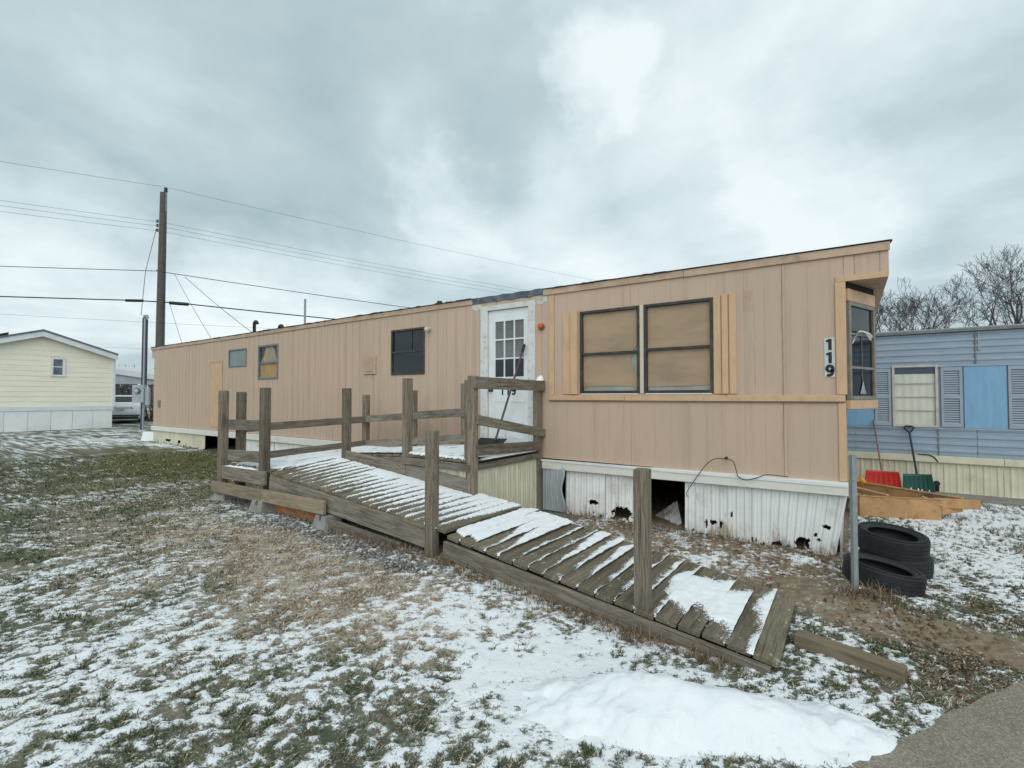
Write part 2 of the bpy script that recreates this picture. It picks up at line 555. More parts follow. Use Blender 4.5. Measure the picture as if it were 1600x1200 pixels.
M_beige = plain('beige_plastic', (0.60, 0.52, 0.44), 0.5, 0.06, 6.0)
M_snow = snow_mat('snow')
M_wood = wood('weathered_lumber', (0.145, 0.125, 0.098), (0.26, 0.23, 0.19), (0.065, 0.052, 0.04), 0.15)
M_woodpost = wood('weathered_post', (0.145, 0.12, 0.09), (0.265, 0.222, 0.17), (0.062, 0.047, 0.034), 0.2)
M_plank = wood('ramp_plank', (0.14, 0.118, 0.084), (0.225, 0.192, 0.142), (0.065, 0.052, 0.037), 0.15, frost=0.55)
M_woodyel = wood('brown_lumber', (0.25, 0.20, 0.135), (0.34, 0.285, 0.205), (0.12, 0.09, 0.06), 0.12)
M_timber = wood('ground_timber', (0.17, 0.135, 0.09), (0.25, 0.205, 0.145), (0.1, 0.075, 0.05), 0.2)
M_conc = plain('concrete', (0.30, 0.30, 0.28), 0.85, 0.2, 7.0, 0.4, 90, dirt=(0.17, 0.17, 0.155), dirt_amt=0.5, dscale=5)
M_galv = plain('galvanised_post', (0.30, 0.335, 0.355), 0.45, 0.12, 9.0, metal=0.3)
M_rustboard = plain('rusty_tan_board', (0.46, 0.275, 0.13), 0.7, 0.14, 4.0, 0.15, 50, dirt=(0.30, 0.125, 0.04), dirt_amt=0.75, dscale=9)
M_red = plain('red_plastic', (0.55, 0.035, 0.02), 0.4, 0.12, 5.0)
M_green = plain('dark_green_plastic', (0.012, 0.075, 0.06), 0.4, 0.15, 6.0)
M_yellow = plain('yellow_plastic', (0.75, 0.38, 0.04), 0.4, 0.1, 8.0)
M_blue = plain('blue_aluminium_siding', (0.30, 0.375, 0.46), 0.45, 0.07, 2.5, dirt=(0.24, 0.29, 0.36), dirt_amt=0.5, dscale=3, stretch=(1, 1, 4))
M_bluepanel = plain('bright_blue_panel', (0.20, 0.385, 0.57), 0.5, 0.07, 3.0, dirt=(0.16, 0.30, 0.44), dirt_amt=0.4, stretch=(6, 6, 1))
M_blueshut = plain('blue_grey_shutter', (0.30, 0.355, 0.43), 0.5, 0.07, 4.0)
M_creamblind = plain('cream_curtain', (0.76, 0.745, 0.67), 0.8, 0.07, 3.0)
M_navy = plain('navy_valance', (0.06, 0.075, 0.14), 0.8, 0.15, 8.0)
M_yelsid = plain('pale_yellow_siding', (0.88, 0.84, 0.70), 0.5, 0.04, 1.2, stretch=(1, 1, 5))
M_paleskirt = plain('pale_blue_skirting', (0.80, 0.85, 0.84), 0.45, 0.05, 1.5)
M_shingle = plain('grey_shingle', (0.16, 0.165, 0.17), 0.85, 0.2, 5.0)
M_pole = wood('utility_pole_wood', (0.075, 0.068, 0.062), (0.125, 0.115, 0.105), (0.06, 0.05, 0.045), 0.0)
M_bark = plain('bark', (0.075, 0.066, 0.07), 0.9, 0.25, 3.0)
M_car = plain('white_car_paint', (0.76, 0.78, 0.80), 0.25, 0.03, 1.0, spec=0.6)
M_tail = plain('tail_light_lens', (0.10, 0.012, 0.015), 0.2, 0.2, 9.0)
M_plate = plain('licence_plate', (0.40, 0.45, 0.5), 0.5, 0.2, 20.0)
M_shed = plain('pale_shed_wall', (0.45, 0.48, 0.5), 0.7, 0.1, 2.0)
M_carportroof = plain('pale_metal_roof', (0.60, 0.63, 0.65), 0.45, 0.06, 1.5)
M_asphalt = plain('asphalt', (0.055, 0.057, 0.06), 0.9, 0.25, 2.0, 0.4, 60)

# ------------------------------------------------------------------ the ground: shape and what covers it
def ground_z(x, y):
    """lawn a hand's breadth above the trailer side, rising gently to the far lots"""
    lawn = 0.13 * sm(-1.0, -3.5, x) + 0.12 * sm(-7, -20, x)
    dip = sm(4.3, 5.3, y) * (1 - sm(-7, -13, x))
    z = lawn * (1 - dip)
    z = z + 0.07 * np.exp(-(((x - 0.0) / 0.35) ** 2 + ((y - 4.75) / 0.4) ** 2))
    z = z - 0.055 * np.exp(-(((x - 0.42) / 0.5) ** 2 + ((y - 5.9) / 0.45) ** 2))
    z = z + 0.03 * (fbm(x * 0.9, y * 0.9, 3, 40) - 0.5)
    # kept below the concrete of the driveway
    side = (x + 0.013) * 0.858 - (y - 2.61) * 0.515
    z = z - 0.05 * sm(-0.02, 0.12, side) * (1 - sm(9, 12, x))
    return z


def gauss(x, y, cx, cy, rx, ry):
    return np.exp(-(((x - cx) / rx) ** 2 + ((y - cy) / ry) ** 2))


def path_d(x, y):
    """distance to the trodden dirt path between ramp and tyres"""
    P = [(-3.4, 5.15), (-2.0, 5.0), (-0.9, 4.85), (0.1, 4.35), (0.9, 4.35), (2.2, 4.6)]
    best = np.full(np.shape(x), 9.0)
    for (ax, ay), (bx_, by) in zip(P[:-1], P[1:]):
        dx, dy = bx_ - ax, by - ay
        t = np.clip(((x - ax) * dx + (y - ay) * dy) / (dx * dx + dy * dy), 0, 1)
        best = np.minimum(best, np.hypot(x - ax - t * dx, y - ay - t * dy))
    return best


def snow_noise(x, y):
    a = fbm(x * 9.0 + 3.0, y * 5.5, 5, 80, 0.7)
    b = fbm(x * 31, y * 25, 3, 90, 0.66)
    c = fbm(x * 1.3, y * 0.8, 3, 99)
    return 0.50 * (a - 0.5) / 0.105 + 0.72 * (b - 0.5) / 0.115 + 0.34 * (c - 0.5) / 0.14


_sx, _sy = np.random.default_rng(2).uniform(-40, 40, (2, 60000))
_sn = snow_noise(_sx, _sy)
SN_MEAN, SN_STD = float(_sn.mean()), float(_sn.std())


def fields(x, y):
    w1 = (fbm(x * 0.8, y * 0.8, 3, 60) - 0.5) * 1.6
    w2 = (fbm(x * 0.8 + 50, y * 0.8, 3, 64) - 0.5) * 1.6
    xx, yy = x + w1 * 0.7, y + w2 * 0.7
    tan = np.clip(gauss(xx, yy, -4.8, 2.5, 2.3, 1.15) + 0.75 * gauss(xx, yy, -3.2, 2.75, 1.3, 0.75) + 0.18 * gauss(xx, yy, -9, 3.2, 3.5, 1.6), 0, 1)
    tan = np.clip(tan + 0.9 * (fbm(x * 1.7, y * 1.7, 4, 21) - 0.47), 0, 1)
    green = np.clip(gauss(xx, yy, -12.5, 4.6, 3.2, 1.3) + 0.5 * gauss(xx, yy, -9.5, 3.4, 3.5, 1.3), 0, 1)
    cov = np.full(np.shape(x), 0.46)
    cov = cov - 0.29 * gauss(xx, yy, -4.7, 2.45, 2.2, 0.85)
    cov = cov + 0.18 * gauss(x, y, -4.6, 3.28, 2.2, 0.2)
    cov = cov - 0.16 * sm(-5.0, -7.5, x) * (1 - sm(-15, -18, x) * 0.6)
    cov = cov - 0.42 * gauss(xx, yy, -12.5, 4.6, 3.2, 1.3)
    cov = cov + 0.14 * sm(2.6, 1.6, y) * sm(-4.6, -2.6, x)
    cov = cov + 0.30 * gauss(xx, yy, -1.9, 2.85, 1.6, 0.42)
    cov = cov + 0.45 * gauss(xx, yy, -0.7, 2.6, 1.1, 0.55)
    cov = cov + 0.12 * gauss(xx, yy, -18.5, 5.0, 5.0, 1.6) + 0.3 * gauss(x, y, -15.3, 5.6, 2.0, 0.2)
    right = sm(0.2, 0.6, xx) * sm(4.9, 5.3, yy)
    cov = cov * (1 - right) + 0.84 * right
    mid = sm(4.4, 4.6, y) * (1 - sm(5.6, 5.95, y)) * sm(-3.9, -3.6, x) * (1 - sm(-0.3, 0.2, x))
    cov = cov * (1 - mid) + (0.28 + 0.35 * gauss(x, y, -1.0, 5.0, 0.5, 0.25) + 0.75 * gauss(x, y, -0.33, 5.62, 0.20, 0.13) + 0.4 * gauss(x, y, -3.1, 5.2, 0.4, 0.3)) * mid
    pd = path_d(xx * 0.35 + x * 0.65, yy * 0.35 + y * 0.65)
    pth = 1 - sm(0.16, 0.42, pd)
    dirt = np.clip(np.maximum(np.maximum(pth, mid * 0.95), 0.8 * sm(4.5, 4.8, y) * sm(-7.5, -6.5, x) * (1 - sm(-0.1, 0.1, x))), 0, 1)
    cov = cov * (1 - 0.88 * pth * sm(-1.2, -0.3, x))
    litter = gauss(x, y, 0.55, 3.55, 0.75, 0.5) + 0.8 * gauss(x, y, 1.3, 5.0, 1.0, 0.3) + 0.5 * right
    cov = cov - 0.16 * gauss(x, y, 0.75, 3.7, 0.6, 0.4)
    under = sm(3.25, 3.42, y) * (1 - sm(5.9, 5.95, y)) * sm(-7.6, -7.4, x) * (1 - sm(-3.3, -2.6, x))
    house = sm(5.93, 6.0, y) * sm(-17.5, -17.3, x) * (1 - sm(-0.05, 0.02, x))
    under_low = sm(3.3, 3.42, y) * (1 - sm(4.3, 4.4, y)) * sm(-3.4, -3.2, x) * (1 - sm(-0.45, -0.3, x))
    gravel = np.clip(gauss(x, y, -5.0, 3.28, 2.0, 0.28) + gauss(x, y, -3.4, 3.05, 0.6, 0.22) + under, 0, 1)
    cov = np.where(under + house + under_low > 0.4, 0.0, cov)
    cov = np.clip(cov, 0.0, 0.97)
    n = snow_noise(x, y)
    n = (n - SN_MEAN) / SN_STD
    u = 0.5 * (1 + np.tanh(0.8 * n))
    snow = u - (1 - cov)
    return dict(snow=snow, tan=tan, green=green, dirt=dirt, litter=np.clip(litter, 0, 1), gravel=gravel, under=np.clip(under + under_low + house, 0, 1))


def graded(a, b, stp, lo, hi, gr):
    mid = list(np.arange(a, b + 1e-6, stp))
    left, s_, p = [], stp, a
    while p > lo:
        s_ *= gr
        p -= s_
        left.append(p)
    right, s_, p = [], stp, b
    while p < hi:
        s_ *= gr
        p += s_
        right.append(p)
    return np.array(left[::-1] + mid + right)


gx = graded(-6.6, 1.9, 0.019, -400, 400, 1.033)
gy = graded(0.9, 6.0, 0.019, -60, 500, 1.036)
X, Y = np.meshgrid(gx, gy, indexing='ij')
x, y = X.ravel(), Y.ravel()
F = fields(x, y)
z0 = ground_z(x, y)
near = 1 - sm(8, 30, np.hypot(x, y))
rough = (fbm(x * 7, y * 7, 3, 30) - 0.5) * 0.03 * near + (fbm(x * 26, y * 26, 2, 33) - 0.5) * 0.016 * near
sthick = sm(-0.04, 0.28, F['snow'])
z = z0 + rough * (1 - 0.55 * sthick) * (1 - 0.5 * F['dirt']) + 0.010 * sthick
nx_, ny_ = len(gx), len(gy)
idx = np.arange(nx_ * ny_).reshape(nx_, ny_)
quads = np.stack([idx[:-1, :-1], idx[1:, :-1], idx[1:, 1:], idx[:-1, 1:]], -1).reshape(-1, 4)

m, gg, b_ = new_mat('ground_cover')
M_ground = m


def att(n):
    return gg.node('ShaderNodeAttribute', attribute_name=n).outputs['Fac']


pos = gg.node('ShaderNodeNewGeometry').outputs['Position']
fine = gg.noise(pos, 55.0, 5.0, 0.65)
med = gg.noise(pos, 14.0, 4.0, 0.6)
big = gg.noise(pos, 2.3, 4.0, 0.6)
tanf = att('tan')
c = gg.mix(gg.step(med, 0.35, 0.65), (0.085, 0.095, 0.062), (0.155, 0.155, 0.11))
c = gg.mix(gg.step(fine, 0.5, 0.75), c, (0.19, 0.165, 0.105))
straw = gg.mix(gg.step(fine, 0.35, 0.65), (0.33, 0.27, 0.205), (0.56, 0.475, 0.375))
c = gg.mix(tanf, c, straw)
c = gg.mix(gg.math('MULTIPLY', att('green'), 0.8), c, gg.mix(gg.step(fine, 0.35, 0.65), (0.075, 0.085, 0.03), (0.16, 0.15, 0.06)))
dirtc = gg.mix(gg.step(med, 0.35, 0.65), (0.20, 0.155, 0.105), (0.30, 0.24, 0.168))
dirtc = gg.mix(gg.step(fine, 0.58, 0.72), dirtc, (0.10, 0.068, 0.043))
c = gg.mix(att('dirt'), c, dirtc)
gravc = gg.mix(gg.step(fine, 0.35, 0.65), (0.10, 0.10, 0.09), (0.26, 0.26, 0.25))
c = gg.mix(att('gravel'), c, gravc)
c = gg.mix(gg.math('MULTIPLY', att('litter'), gg.step(gg.noise(pos, 24.0, 3.0, 0.6), 0.46, 0.6)), c, gg.mix(fine, (0.06, 0.035, 0.022), (0.17, 0.10, 0.06)))
sn = gg.math('ADD', gg.math('ADD', att('snow'), gg.math('MULTIPLY', gg.math('SUBTRACT', med, 0.5), 0.7)), gg.math('ADD', gg.math('MULTIPLY', gg.math('SUBTRACT', fine, 0.5), 1.7), gg.math('MULTIPLY', gg.math('SUBTRACT', gg.noise(pos, 130.0, 2.0, 0.5), 0.5), 1.1)))
sf = gg.step(sn, -0.12, 0.36)
snc = gg.mix(med, (0.80, 0.84, 0.865), (0.90, 0.915, 0.925))
gg.put(b_.inputs['Base Color'], gg.mix(sf, c, snc))
b_.inputs['Roughness'].default_value = 0.9
b_.inputs['Specular IOR Level'].default_value = 0.15
bp = gg.node('ShaderNodeBump', {'Strength': 0.6, 'Distance': 0.02, 'Height': gg.math('ADD', gg.math('MULTIPLY', fine, 0.8), gg.math('MULTIPLY', sf, 0.35))})
gg.l.new(bp.outputs[0], b_.inputs['Normal'])
me = np_mesh('ground', np.stack([x, y, z], 1), [quads], M_ground, True,
             {k: F[k] for k in ('snow', 'tan', 'green', 'dirt', 'litter', 'gravel')})
kind(put(bpy.data.objects.new('ground', me)), 'structure')

# concrete driveway, bottom right of the view, and the other paved strips
m, gg, b_ = new_mat('driveway_concrete')
M_drive = m
pos = gg.node('ShaderNodeNewGeometry').outputs['Position']
peb = gg.node('ShaderNodeTexVoronoi', {'Scale': 150.0, 'Vector': pos}).outputs['Color']
pv = gg.node('ShaderNodeSeparateColor', {0: peb}).outputs[0]
big = gg.noise(pos, 1.4, 5.0, 0.6)
c = gg.mix(gg.step(big, 0.35, 0.65), (0.205, 0.172, 0.125), (0.27, 0.23, 0.172))
c = gg.mix(gg.math('MULTIPLY', gg.step(pv, 0.55, 0.9), 0.5), c, (0.42, 0.39, 0.35))
c = gg.mix(gg.math('MULTIPLY', gg.step(pv, 0.4, 0.05), 0.5), c, (0.13, 0.115, 0.095))
sp = gg.noise(pos, 5.0, 6.0, 0.7)
c = gg.mix(gg.math('MULTIPLY', gg.step(sp, 0.66, 0.73), 0.5), c, (0.7, 0.72, 0.73))
gg.put(b_.inputs['Base Color'], c)
b_.inputs['Roughness'].default_value = 0.9
bp = gg.node('ShaderNodeBump', {'Strength': 0.5, 'Distance': 0.006, 'Height': pv})
gg.l.new(bp.outputs[0], b_.inputs['Normal'])
dv = Vector((0.515, 0.858, 0)).normalized()
nv = Vector((dv.y, -dv.x, 0))
mb = MB()
o0 = Vector((-0.013, 2.61, 0))
for i in range(12):          # slabs with tooled joints
    a0, a1 = -9 + i * 1.5, -9 + (i + 1) * 1.5 - 0.012
    for j in range(3):
        b0, b1 = j * 1.5, (j + 1) * 1.5 - 0.012
        wob = (lambda t: 0.008 * math.sin(t * 5.1) + 0.007 * math.sin(t * 13.7) + 0.006 * math.sin(t * 41.0)) if j == 0 else (lambda t: 0)
        n = 14
        ts = [a0 + (a1 - a0) * k / n for k in range(n + 1)]
        for k in range(n):
            q = [o0 + dv * ts[k] + nv * (b0 + wob(ts[k])), o0 + dv * ts[k + 1] + nv * (b0 + wob(ts[k + 1])), o0 + dv * ts[k + 1] + nv * b1, o0 + dv * ts[k] + nv * b1]
            mb.hexa([v + Vector((0, 0, -0.1)) for v in q], [v + Vector((0, 0, 0.004)) for v in q])
kind(part('driveway', mb, M_drive, None), 'structure')
kind(bx('concrete_strip', plain('strip_concrete', (0.25, 0.235, 0.21), 0.9, 0.15, 3.0, 0.4, 70), None, -6, 9, 10.05, 10.62, -0.1, 0.035), 'structure')
mb = MB().box(-9, 9, -4.5, 4.5, -0.2, 0.0)
kind(part('parking_lane', mb, M_asphalt, None, Matrix.Translation((-27.3, 9.6, 0.235)) @ Matrix.Rotation(YAW, 4, 'Z')), 'structure')

# ------------------------------------------------------------------ the tan trailer
YW = 5.935
XL, XR, XO = -17.38, -0.02, 0.345
ZB, ZT = 0.735, 3.06
T = thing('mobile_home', 'long tan mobile home with peach trim, a boarded window and torn white skirting', 'mobile home', (-8.7, 7.7, 0))
bx('body', plain('inner_wall', (0.10, 0.08, 0.06), 0.9), T, XL + 0.02, XR - 0.02, YW + 0.055, 9.42, 0.62, 3.02)


def grooved(x0, x1, z0, z1, holes, pitch=0.2032, gw=0.011, gd=0.006, off=0.07, ret=0.02):
    cuts = {x0, x1}
    gs = []
    k = math.ceil((x0 - off) / pitch)
    while off + k * pitch < x1:
        c_ = off + k * pitch
        if c_ - gw / 2 > x0 + 0.004 and c_ + gw / 2 < x1 - 0.004:
            gs.append((c_ - gw / 2, c_ + gw / 2))
            cuts |= {c_ - gw / 2, c_ + gw / 2}
        k += 1
    zc = {z0, z1}
    for h in holes:
        cuts |= {v for v in h[:2] if x0 < v < x1}
        zc |= {v for v in h[2:] if z0 < v < z1}
    xs, zs = sorted(cuts), sorted(zc)
    mb = MB()
    prev = None
    cx, cz = (x0 + x1) / 2, (z0 + z1) / 2
    for a, b in zip(xs[:-1], xs[1:]):
        m_ = (a + b) / 2
        dpt = gd if any(p < m_ < q for p, q in gs) else 0.0
        for u, v in zip(zs[:-1], zs[1:]):
            w_ = (u + v) / 2
            if any(h[0] < m_ < h[1] and h[2] < w_ < h[3] for h in holes):
                continue
            mb.add([(a - cx, dpt, u - cz), (b - cx, dpt, u - cz), (b - cx, dpt, v - cz), (a - cx, dpt, v - cz)], [(0, 1, 2, 3)])
            if prev is not None and prev != dpt:
                mb.add([(a - cx, prev, u - cz), (a - cx, dpt, u - cz), (a - cx, dpt, v - cz), (a - cx, prev, v - cz)], [(0, 1, 2, 3)])
        prev = dpt
    for a in (x0, x1):
        for u, v in zip(zs[:-1], zs[1:]):
            if not any(h[0] - 0.01 < a < h[1] + 0.01 and h[2] < (u + v) / 2 < h[3] for h in holes):
                mb.add([(a - cx, 0, u - cz), (a - cx, ret, u - cz), (a - cx, ret, v - cz), (a - cx, 0, v - cz)], [(0, 1, 2, 3)])
    for a in (z0, z1):
        mb.add([(x0 - cx, 0, a - cz), (x0 - cx, ret, a - cz), (x1 - cx, ret, a - cz), (x1 - cx, 0, a - cz)], [(0, 1, 2, 3)])
    return mb, Vector((cx, YW, cz))


W_PAIR = [(-2.985, -2.15, 1.645, 2.755), (-2.095, -1.275, 1.645, 2.755)]
W_MID = (-6.755, -5.915, 1.985, 2.795)
W_PLY = (-11.33, -10.47, 2.0, 2.795)
DOOR = (-4.62, -3.76, 0.80, 2.965)
HOLES = W_PAIR + [W_MID, W_PLY, DOOR, (-12.72, -11.88, 2.35, 2.755)]
xs = [XL, -15.9, -14.68, -13.1, -11.9, -10.4, -9.53, -8.31, -7.09, -5.87, -4.72, -3.46, -2.27, -0.57, XR]
for a, b in zip(xs[:-1], xs[1:]):
    if a == -4.72:
        mb, c = grooved(a, b, ZB, ZT, HOLES)
    else:
        mb, c = grooved(a, b - 0.003, ZB, ZT, HOLES, gw=0.005 if a > -4 else 0.009, gd=0.0022 if a > -4 else 0.0045)
    part('siding_panel', mb, M_tan, T, Matrix.Translation(c), fix=False)
mb, c = grooved(XR + 0.0008, XO, 2.80, ZT, [])
part('siding_panel', mb, M_tan, T, Matrix.Translation(c), fix=False)
mb, c = grooved(XL - 0.2, XL - 0.003, 2.80, ZT, [])
part('siding_panel', mb, M_tan, T, Matrix.Translation(c), fix=False)
# end walls and overhangs
bx('end_wall', M_tan, T, XR - 0.018, XR, YW + 0.004, 9.42, ZB, 2.9)
bx('end_wall', M_tan, T, XL, XL + 0.018, YW + 0.022, 9.42, ZB, 2.9)
bx('overhang', M_tan, T, XR + 0.003, XO, YW + 0.022, 9.42, 2.80, ZT - 0.01)
bx('overhang', M_tan, T, XL - 0.2, XL - 0.003, YW + 0.022, 9.42, 2.80, ZT - 0.01)
bx('rear_wall', M_tan, T, XL, XR, 9.425, 9.445, ZB, ZT)
bx('overhang_trim', M_peach, T, -0.09, XO - 0.004, YW - 0.018, YW - 0.001, 2.765, 2.825, 0.002)
bx('soffit', M_fascia, T, XR + 0.003, XO - 0.004, YW + 0.002, 9.4, 2.772, 2.798)
# roof: shallow bow, with a tarred edge and pieces of fascia board along it
nx, ny = 36, 10
mb = MB()
vs = []
for i in range(nx + 1):
    u = XL - 0.24 + (XO + 0.03 - XL + 0.24) * i / nx
    for j in range(ny + 1):
        v = YW - 0.012 + (9.48 - YW + 0.012) * j / ny
        edge = 0.012 * math.sin(u * 1.7) + 0.010 * math.sin(u * 4.3 + 1) + 0.035 * math.exp(-((u + 6.5) / 4.5) ** 2)
        vs.append((u, v, 3.112 + edge + 0.2 * math.sin(math.pi * j / ny)))
n0 = len(vs)
vs += [(a, b, c - 0.02) for a, b, c in vs]
fs = []
w_ = ny + 1
for i in range(nx):
    for j in range(ny):
        q = (i * w_ + j, (i + 1) * w_ + j, (i + 1) * w_ + j + 1, i * w_ + j + 1)
        fs += [q, tuple(n0 + k for k in q[::-1])]
for i in range(nx):
    for j in (0, ny):
        fs.append((i * w_ + j, (i + 1) * w_ + j, n0 + (i + 1) * w_ + j, n0 + i * w_ + j))
for j in range(ny):
    for i in (0, nx):
        fs.append((i * w_ + j, i * w_ + j + 1, n0 + i * w_ + j + 1, n0 + i * w_ + j))
mb.add(vs, fs)
roof = part('roof', mb, M_tar, T, smooth=False)
fx = [XL - 0.22, -14.2, -10.6, -7.9, -4.86, -3.56, -1.6, XO + 0.012]
for a, b in zip(fx[:-1], fx[1:]):
    ea = lambda u: 0.035 * math.exp(-((u + 6.5) / 4.5) ** 2)
    if a == -4.86:
        continue
    board('fascia', (a + 0.002, YW - 0.012, 3.068 + ea(a) + random.uniform(-.004, .004)), (b - 0.002, YW - 0.012, 3.068 + ea(b) + random.uniform(-.004, .004)), 0.022, 0.084, M_fascia, T, bevel=0.003)
    board('roof_edge', (a + 0.001, YW - 0.020, 3.115 + ea(a)), (b - 0.001, YW - 0.020, 3.115 + ea(b)), 0.036, 0.008, M_tar, T, bevel=0.002)
# lumps of tar along the roof edge
mb = MB()
for k in range(46):
    u_ = random.uniform(XL, XO)
    if -4.9 < u_ < -3.5:
        continue
    w_ = random.uniform(0.03, 0.16)
    h_ = random.uniform(0.003, 0.010)
    zt_ = 3.119 + 0.035 * math.exp(-((u_ + 6.5) / 4.5) ** 2)
    mb.hexa([(u_ - w_, YW - 0.041, zt_ - 0.014), (u_ + w_, YW - 0.041, zt_ - 0.012), (u_ + w_, YW + 0.02, zt_), (u_ - w_, YW + 0.02, zt_)],
            [(u_ - w_ * 0.4, YW - 0.036, zt_ + h_), (u_ + w_ * 0.5, YW - 0.036, zt_ + h_ * 0.8), (u_ + w_ * 0.5, YW + 0.02, zt_ + h_), (u_ - w_ * 0.4, YW + 0.02, zt_ + h_)])
kind(part('roof_tar', mb, M_tar, T), 'stuff')
# crumpled flashing over the door
mb = MB()
n = 26
for k in range(n):
    a, b = -4.86 + 1.3 * k / n, -4.86 + 1.3 * (k + 1) / n
    f0 = 0.004 * math.sin(k * 1.1) + 0.003 * math.sin(k * 5.3)
    f1 = 0.004 * math.sin((k + 1) * 1.1) + 0.003 * math.sin((k + 1) * 5.3)
    mb.hexa([(a, YW - 0.010 - f0 * .6, 3.058 + f0 * 2), (b, YW - 0.010 - f1 * .6, 3.058 + f1 * 2), (b, YW + 0.004, 3.062), (a, YW + 0.004, 3.062)],
            [(a, YW - 0.026, 3.148 + f0), (b, YW - 0.026, 3.148 + f1), (b, YW + 0.004, 3.152), (a, YW + 0.004, 3.152)])
part('flashing', mb, M_tarp, T)
for (a, b, c_, e_) in ((-4.88, -4.70, 2.955, 3.04), (-3.70, -3.50, 2.93, 3.035)):
    mb = MB()
    k = 9
    top = [(a + (b - a) * i / k, e_) for i in range(k + 1)]
    bot = [(a + (b - a) * i / k, c_ + random.uniform(-0.012, 0.03)) for i in range(k + 1)]
    for i in range(k):
        mb.hexa([(bot[i][0], YW - 0.004, bot[i][1]), (bot[i + 1][0], YW - 0.004, bot[i + 1][1]), (bot[i + 1][0], YW + 0.001, bot[i + 1][1]), (bot[i][0], YW + 0.001, bot[i][1])],
                [(top[i][0], YW - 0.004, top[i][1]), (top[i + 1][0], YW - 0.004, top[i + 1][1]), (top[i + 1][0], YW + 0.001, top[i + 1][1]), (top[i][0], YW + 0.001, top[i][1])])
    part('primer_patch', mb, M_primerwall, T)
# peach trim boards
bx('belt_trim', M_peach, T, -3.465, -2.35, YW - 0.018, YW - 0.001, 1.553, 1.622, 0.003)
bx('belt_trim', M_peach, T, -2.347, -0.022, YW - 0.018, YW - 0.001, 1.55, 1.619, 0.003)
bx('belt_drip', plain('dark_joint', (0.2, 0.12, 0.08), 0.7), T, -3.465, -0.03, YW - 0.022, YW - 0.001, 1.540, 1.5485)  # thin dark brown strip along the bottom of the belt boards
bx('trim_post', M_peach, T, -3.465, -3.385, YW - 0.018, YW - 0.001, 1.624, 3.03, 0.003)
bx('corner_trim', M_peach, T, -0.095, -0.005, YW - 0.02, YW - 0.001, 1.622, 2.763, 0.003)
bx('corner_trim', M_peach, T, -0.085, -0.018, YW - 0.014, YW - 0.001, 0.75, 1.538, 0.003)
for x0, ws in ((-3.245, (0.125, 0.115)), (-1.27, (0.093, 0.075, 0.085))):
    xx = x0
    for i, w_ in enumerate(ws):
        bx('shutter_board', M_peach, T, xx, xx + w_ - 0.010, YW - 0.016 - 0.02 * (i % 2), YW - 0.001, 1.634, 2.765 + 0.008 * i, 0.003)
        xx += w_


def window(x0, x1, z0, z1, frame, glass, rail=0.5, fw=0.034, back=None, backmat=None, mull=False, y=YW, pr=0.014, parent=None):
    """frame with meeting rail; panes are the window's own sub-parts"""
    mb = MB()
    zr = z0 + (z1 - z0) * rail
    f, b = y - pr, y + 0.05
    cx, cz = (x0 + x1) / 2, (z0 + z1) / 2
    Tm = Matrix.Translation((-cx, -y, -cz))
    mb.box(x0, x0 + fw, f, b, z0, z1, Tm).box(x1 - fw, x1, f, b, z0, z1, Tm)
    mb.box(x0 + fw, x1 - fw, f + 0.001, b, z1 - fw, z1, Tm).box(x0 + fw, x1 - fw, f + 0.001, b, z0, z0 + fw, Tm)
    if rail:
        mb.box(x0 + fw, x1 - fw, f + 0.004, b, zr - 0.016, zr + 0.016, Tm)
    w = part('window', mb, frame, parent or T, Matrix.Translation((cx, y, cz)), bevel=0.002)
    if rail:
        sash = MB()
        for (u0, u1, yy) in ((z0 + fw, zr - 0.016, y + 0.008), (zr + 0.016, z1 - fw, y + 0.022)):
            part('pane', MB().box(-(x1 - x0) / 2 + fw + .001, (x1 - x0) / 2 - fw - .001, -0.002, 0.002, -(u1 - u0) / 2 + .001, (u1 - u0) / 2 - .001), glass, w, Matrix.Translation((cx, yy, (u0 + u1) / 2)))
    else:
        part('pane', MB().box(-(x1 - x0) / 2 + fw + .001, (x1 - x0) / 2 - fw - .001, -0.002, 0.002, -(z1 - z0) / 2 + fw + .001, (z1 - z0) / 2 - fw - .001), glass, w, Matrix.Translation((cx, y + 0.012, cz)))
    return w


for k, h in enumerate(W_PAIR):
    w = window(*h, M_bronze, M_glassc, 0.475 if k == 0 else 0.49)
    # hanging blind, not quite reaching the sill; torn corner on the left one
    x0, x1, z0, z1 = h[0] + 0.036, h[1] - 0.036, h[2] + 0.036, h[3] - 0.036
    mb = MB()
    n, mz = 24, 16
    vs, fs = [], []
    for i in range(n + 1):
        for j in range(mz + 1):
            u, v = i / n, j / mz
            zb = z0 + 0.045 + (0.02 * math.sin(u * 3.2) if k == 0 else 0.012 * u)
            xr = x1
            if k == 0:
                zt = (v * (z1 - zb) + zb - z0) / (z1 - z0)
                xr = x1 - 0.10 * max(0, 1 - abs(zt - 0.38) / 0.2) ** 0.7 if zt < 0.55 else x1
            vs.append((x0 + (xr - x0) * u, YW + 0.034 + 0.004 * math.sin(u * 9 + v * 4), zb + (z1 - zb) * v))
    for i in range(n):
        for j in range(mz):
            fs.append((i * (mz + 1) + j, (i + 1) * (mz + 1) + j, (i + 1) * (mz + 1) + j + 1, i * (mz + 1) + j + 1))
    mb.add(vs, fs)
    part('blind', mb, M_shade, w)
    part('backing', MB().box(x0, x1, YW + 0.045, YW + 0.052, z0, z1), plain('pale_backing_%d' % k, (0.46, 0.45, 0.42), 0.8, 0.12, 5.0), w)
    bx('sill_caulk', M_whitetrim, T, h[0] + 0.02, h[1] - 0.02, YW - 0.012, YW - 0.001, h[2] - 0.016, h[2] - 0.001)
bx('window_post', M_beige, T, W_PAIR[0][1] + 0.003, W_PAIR[1][0] - 0.003, YW - 0.012, YW + 0.01, 1.645, 2.755)
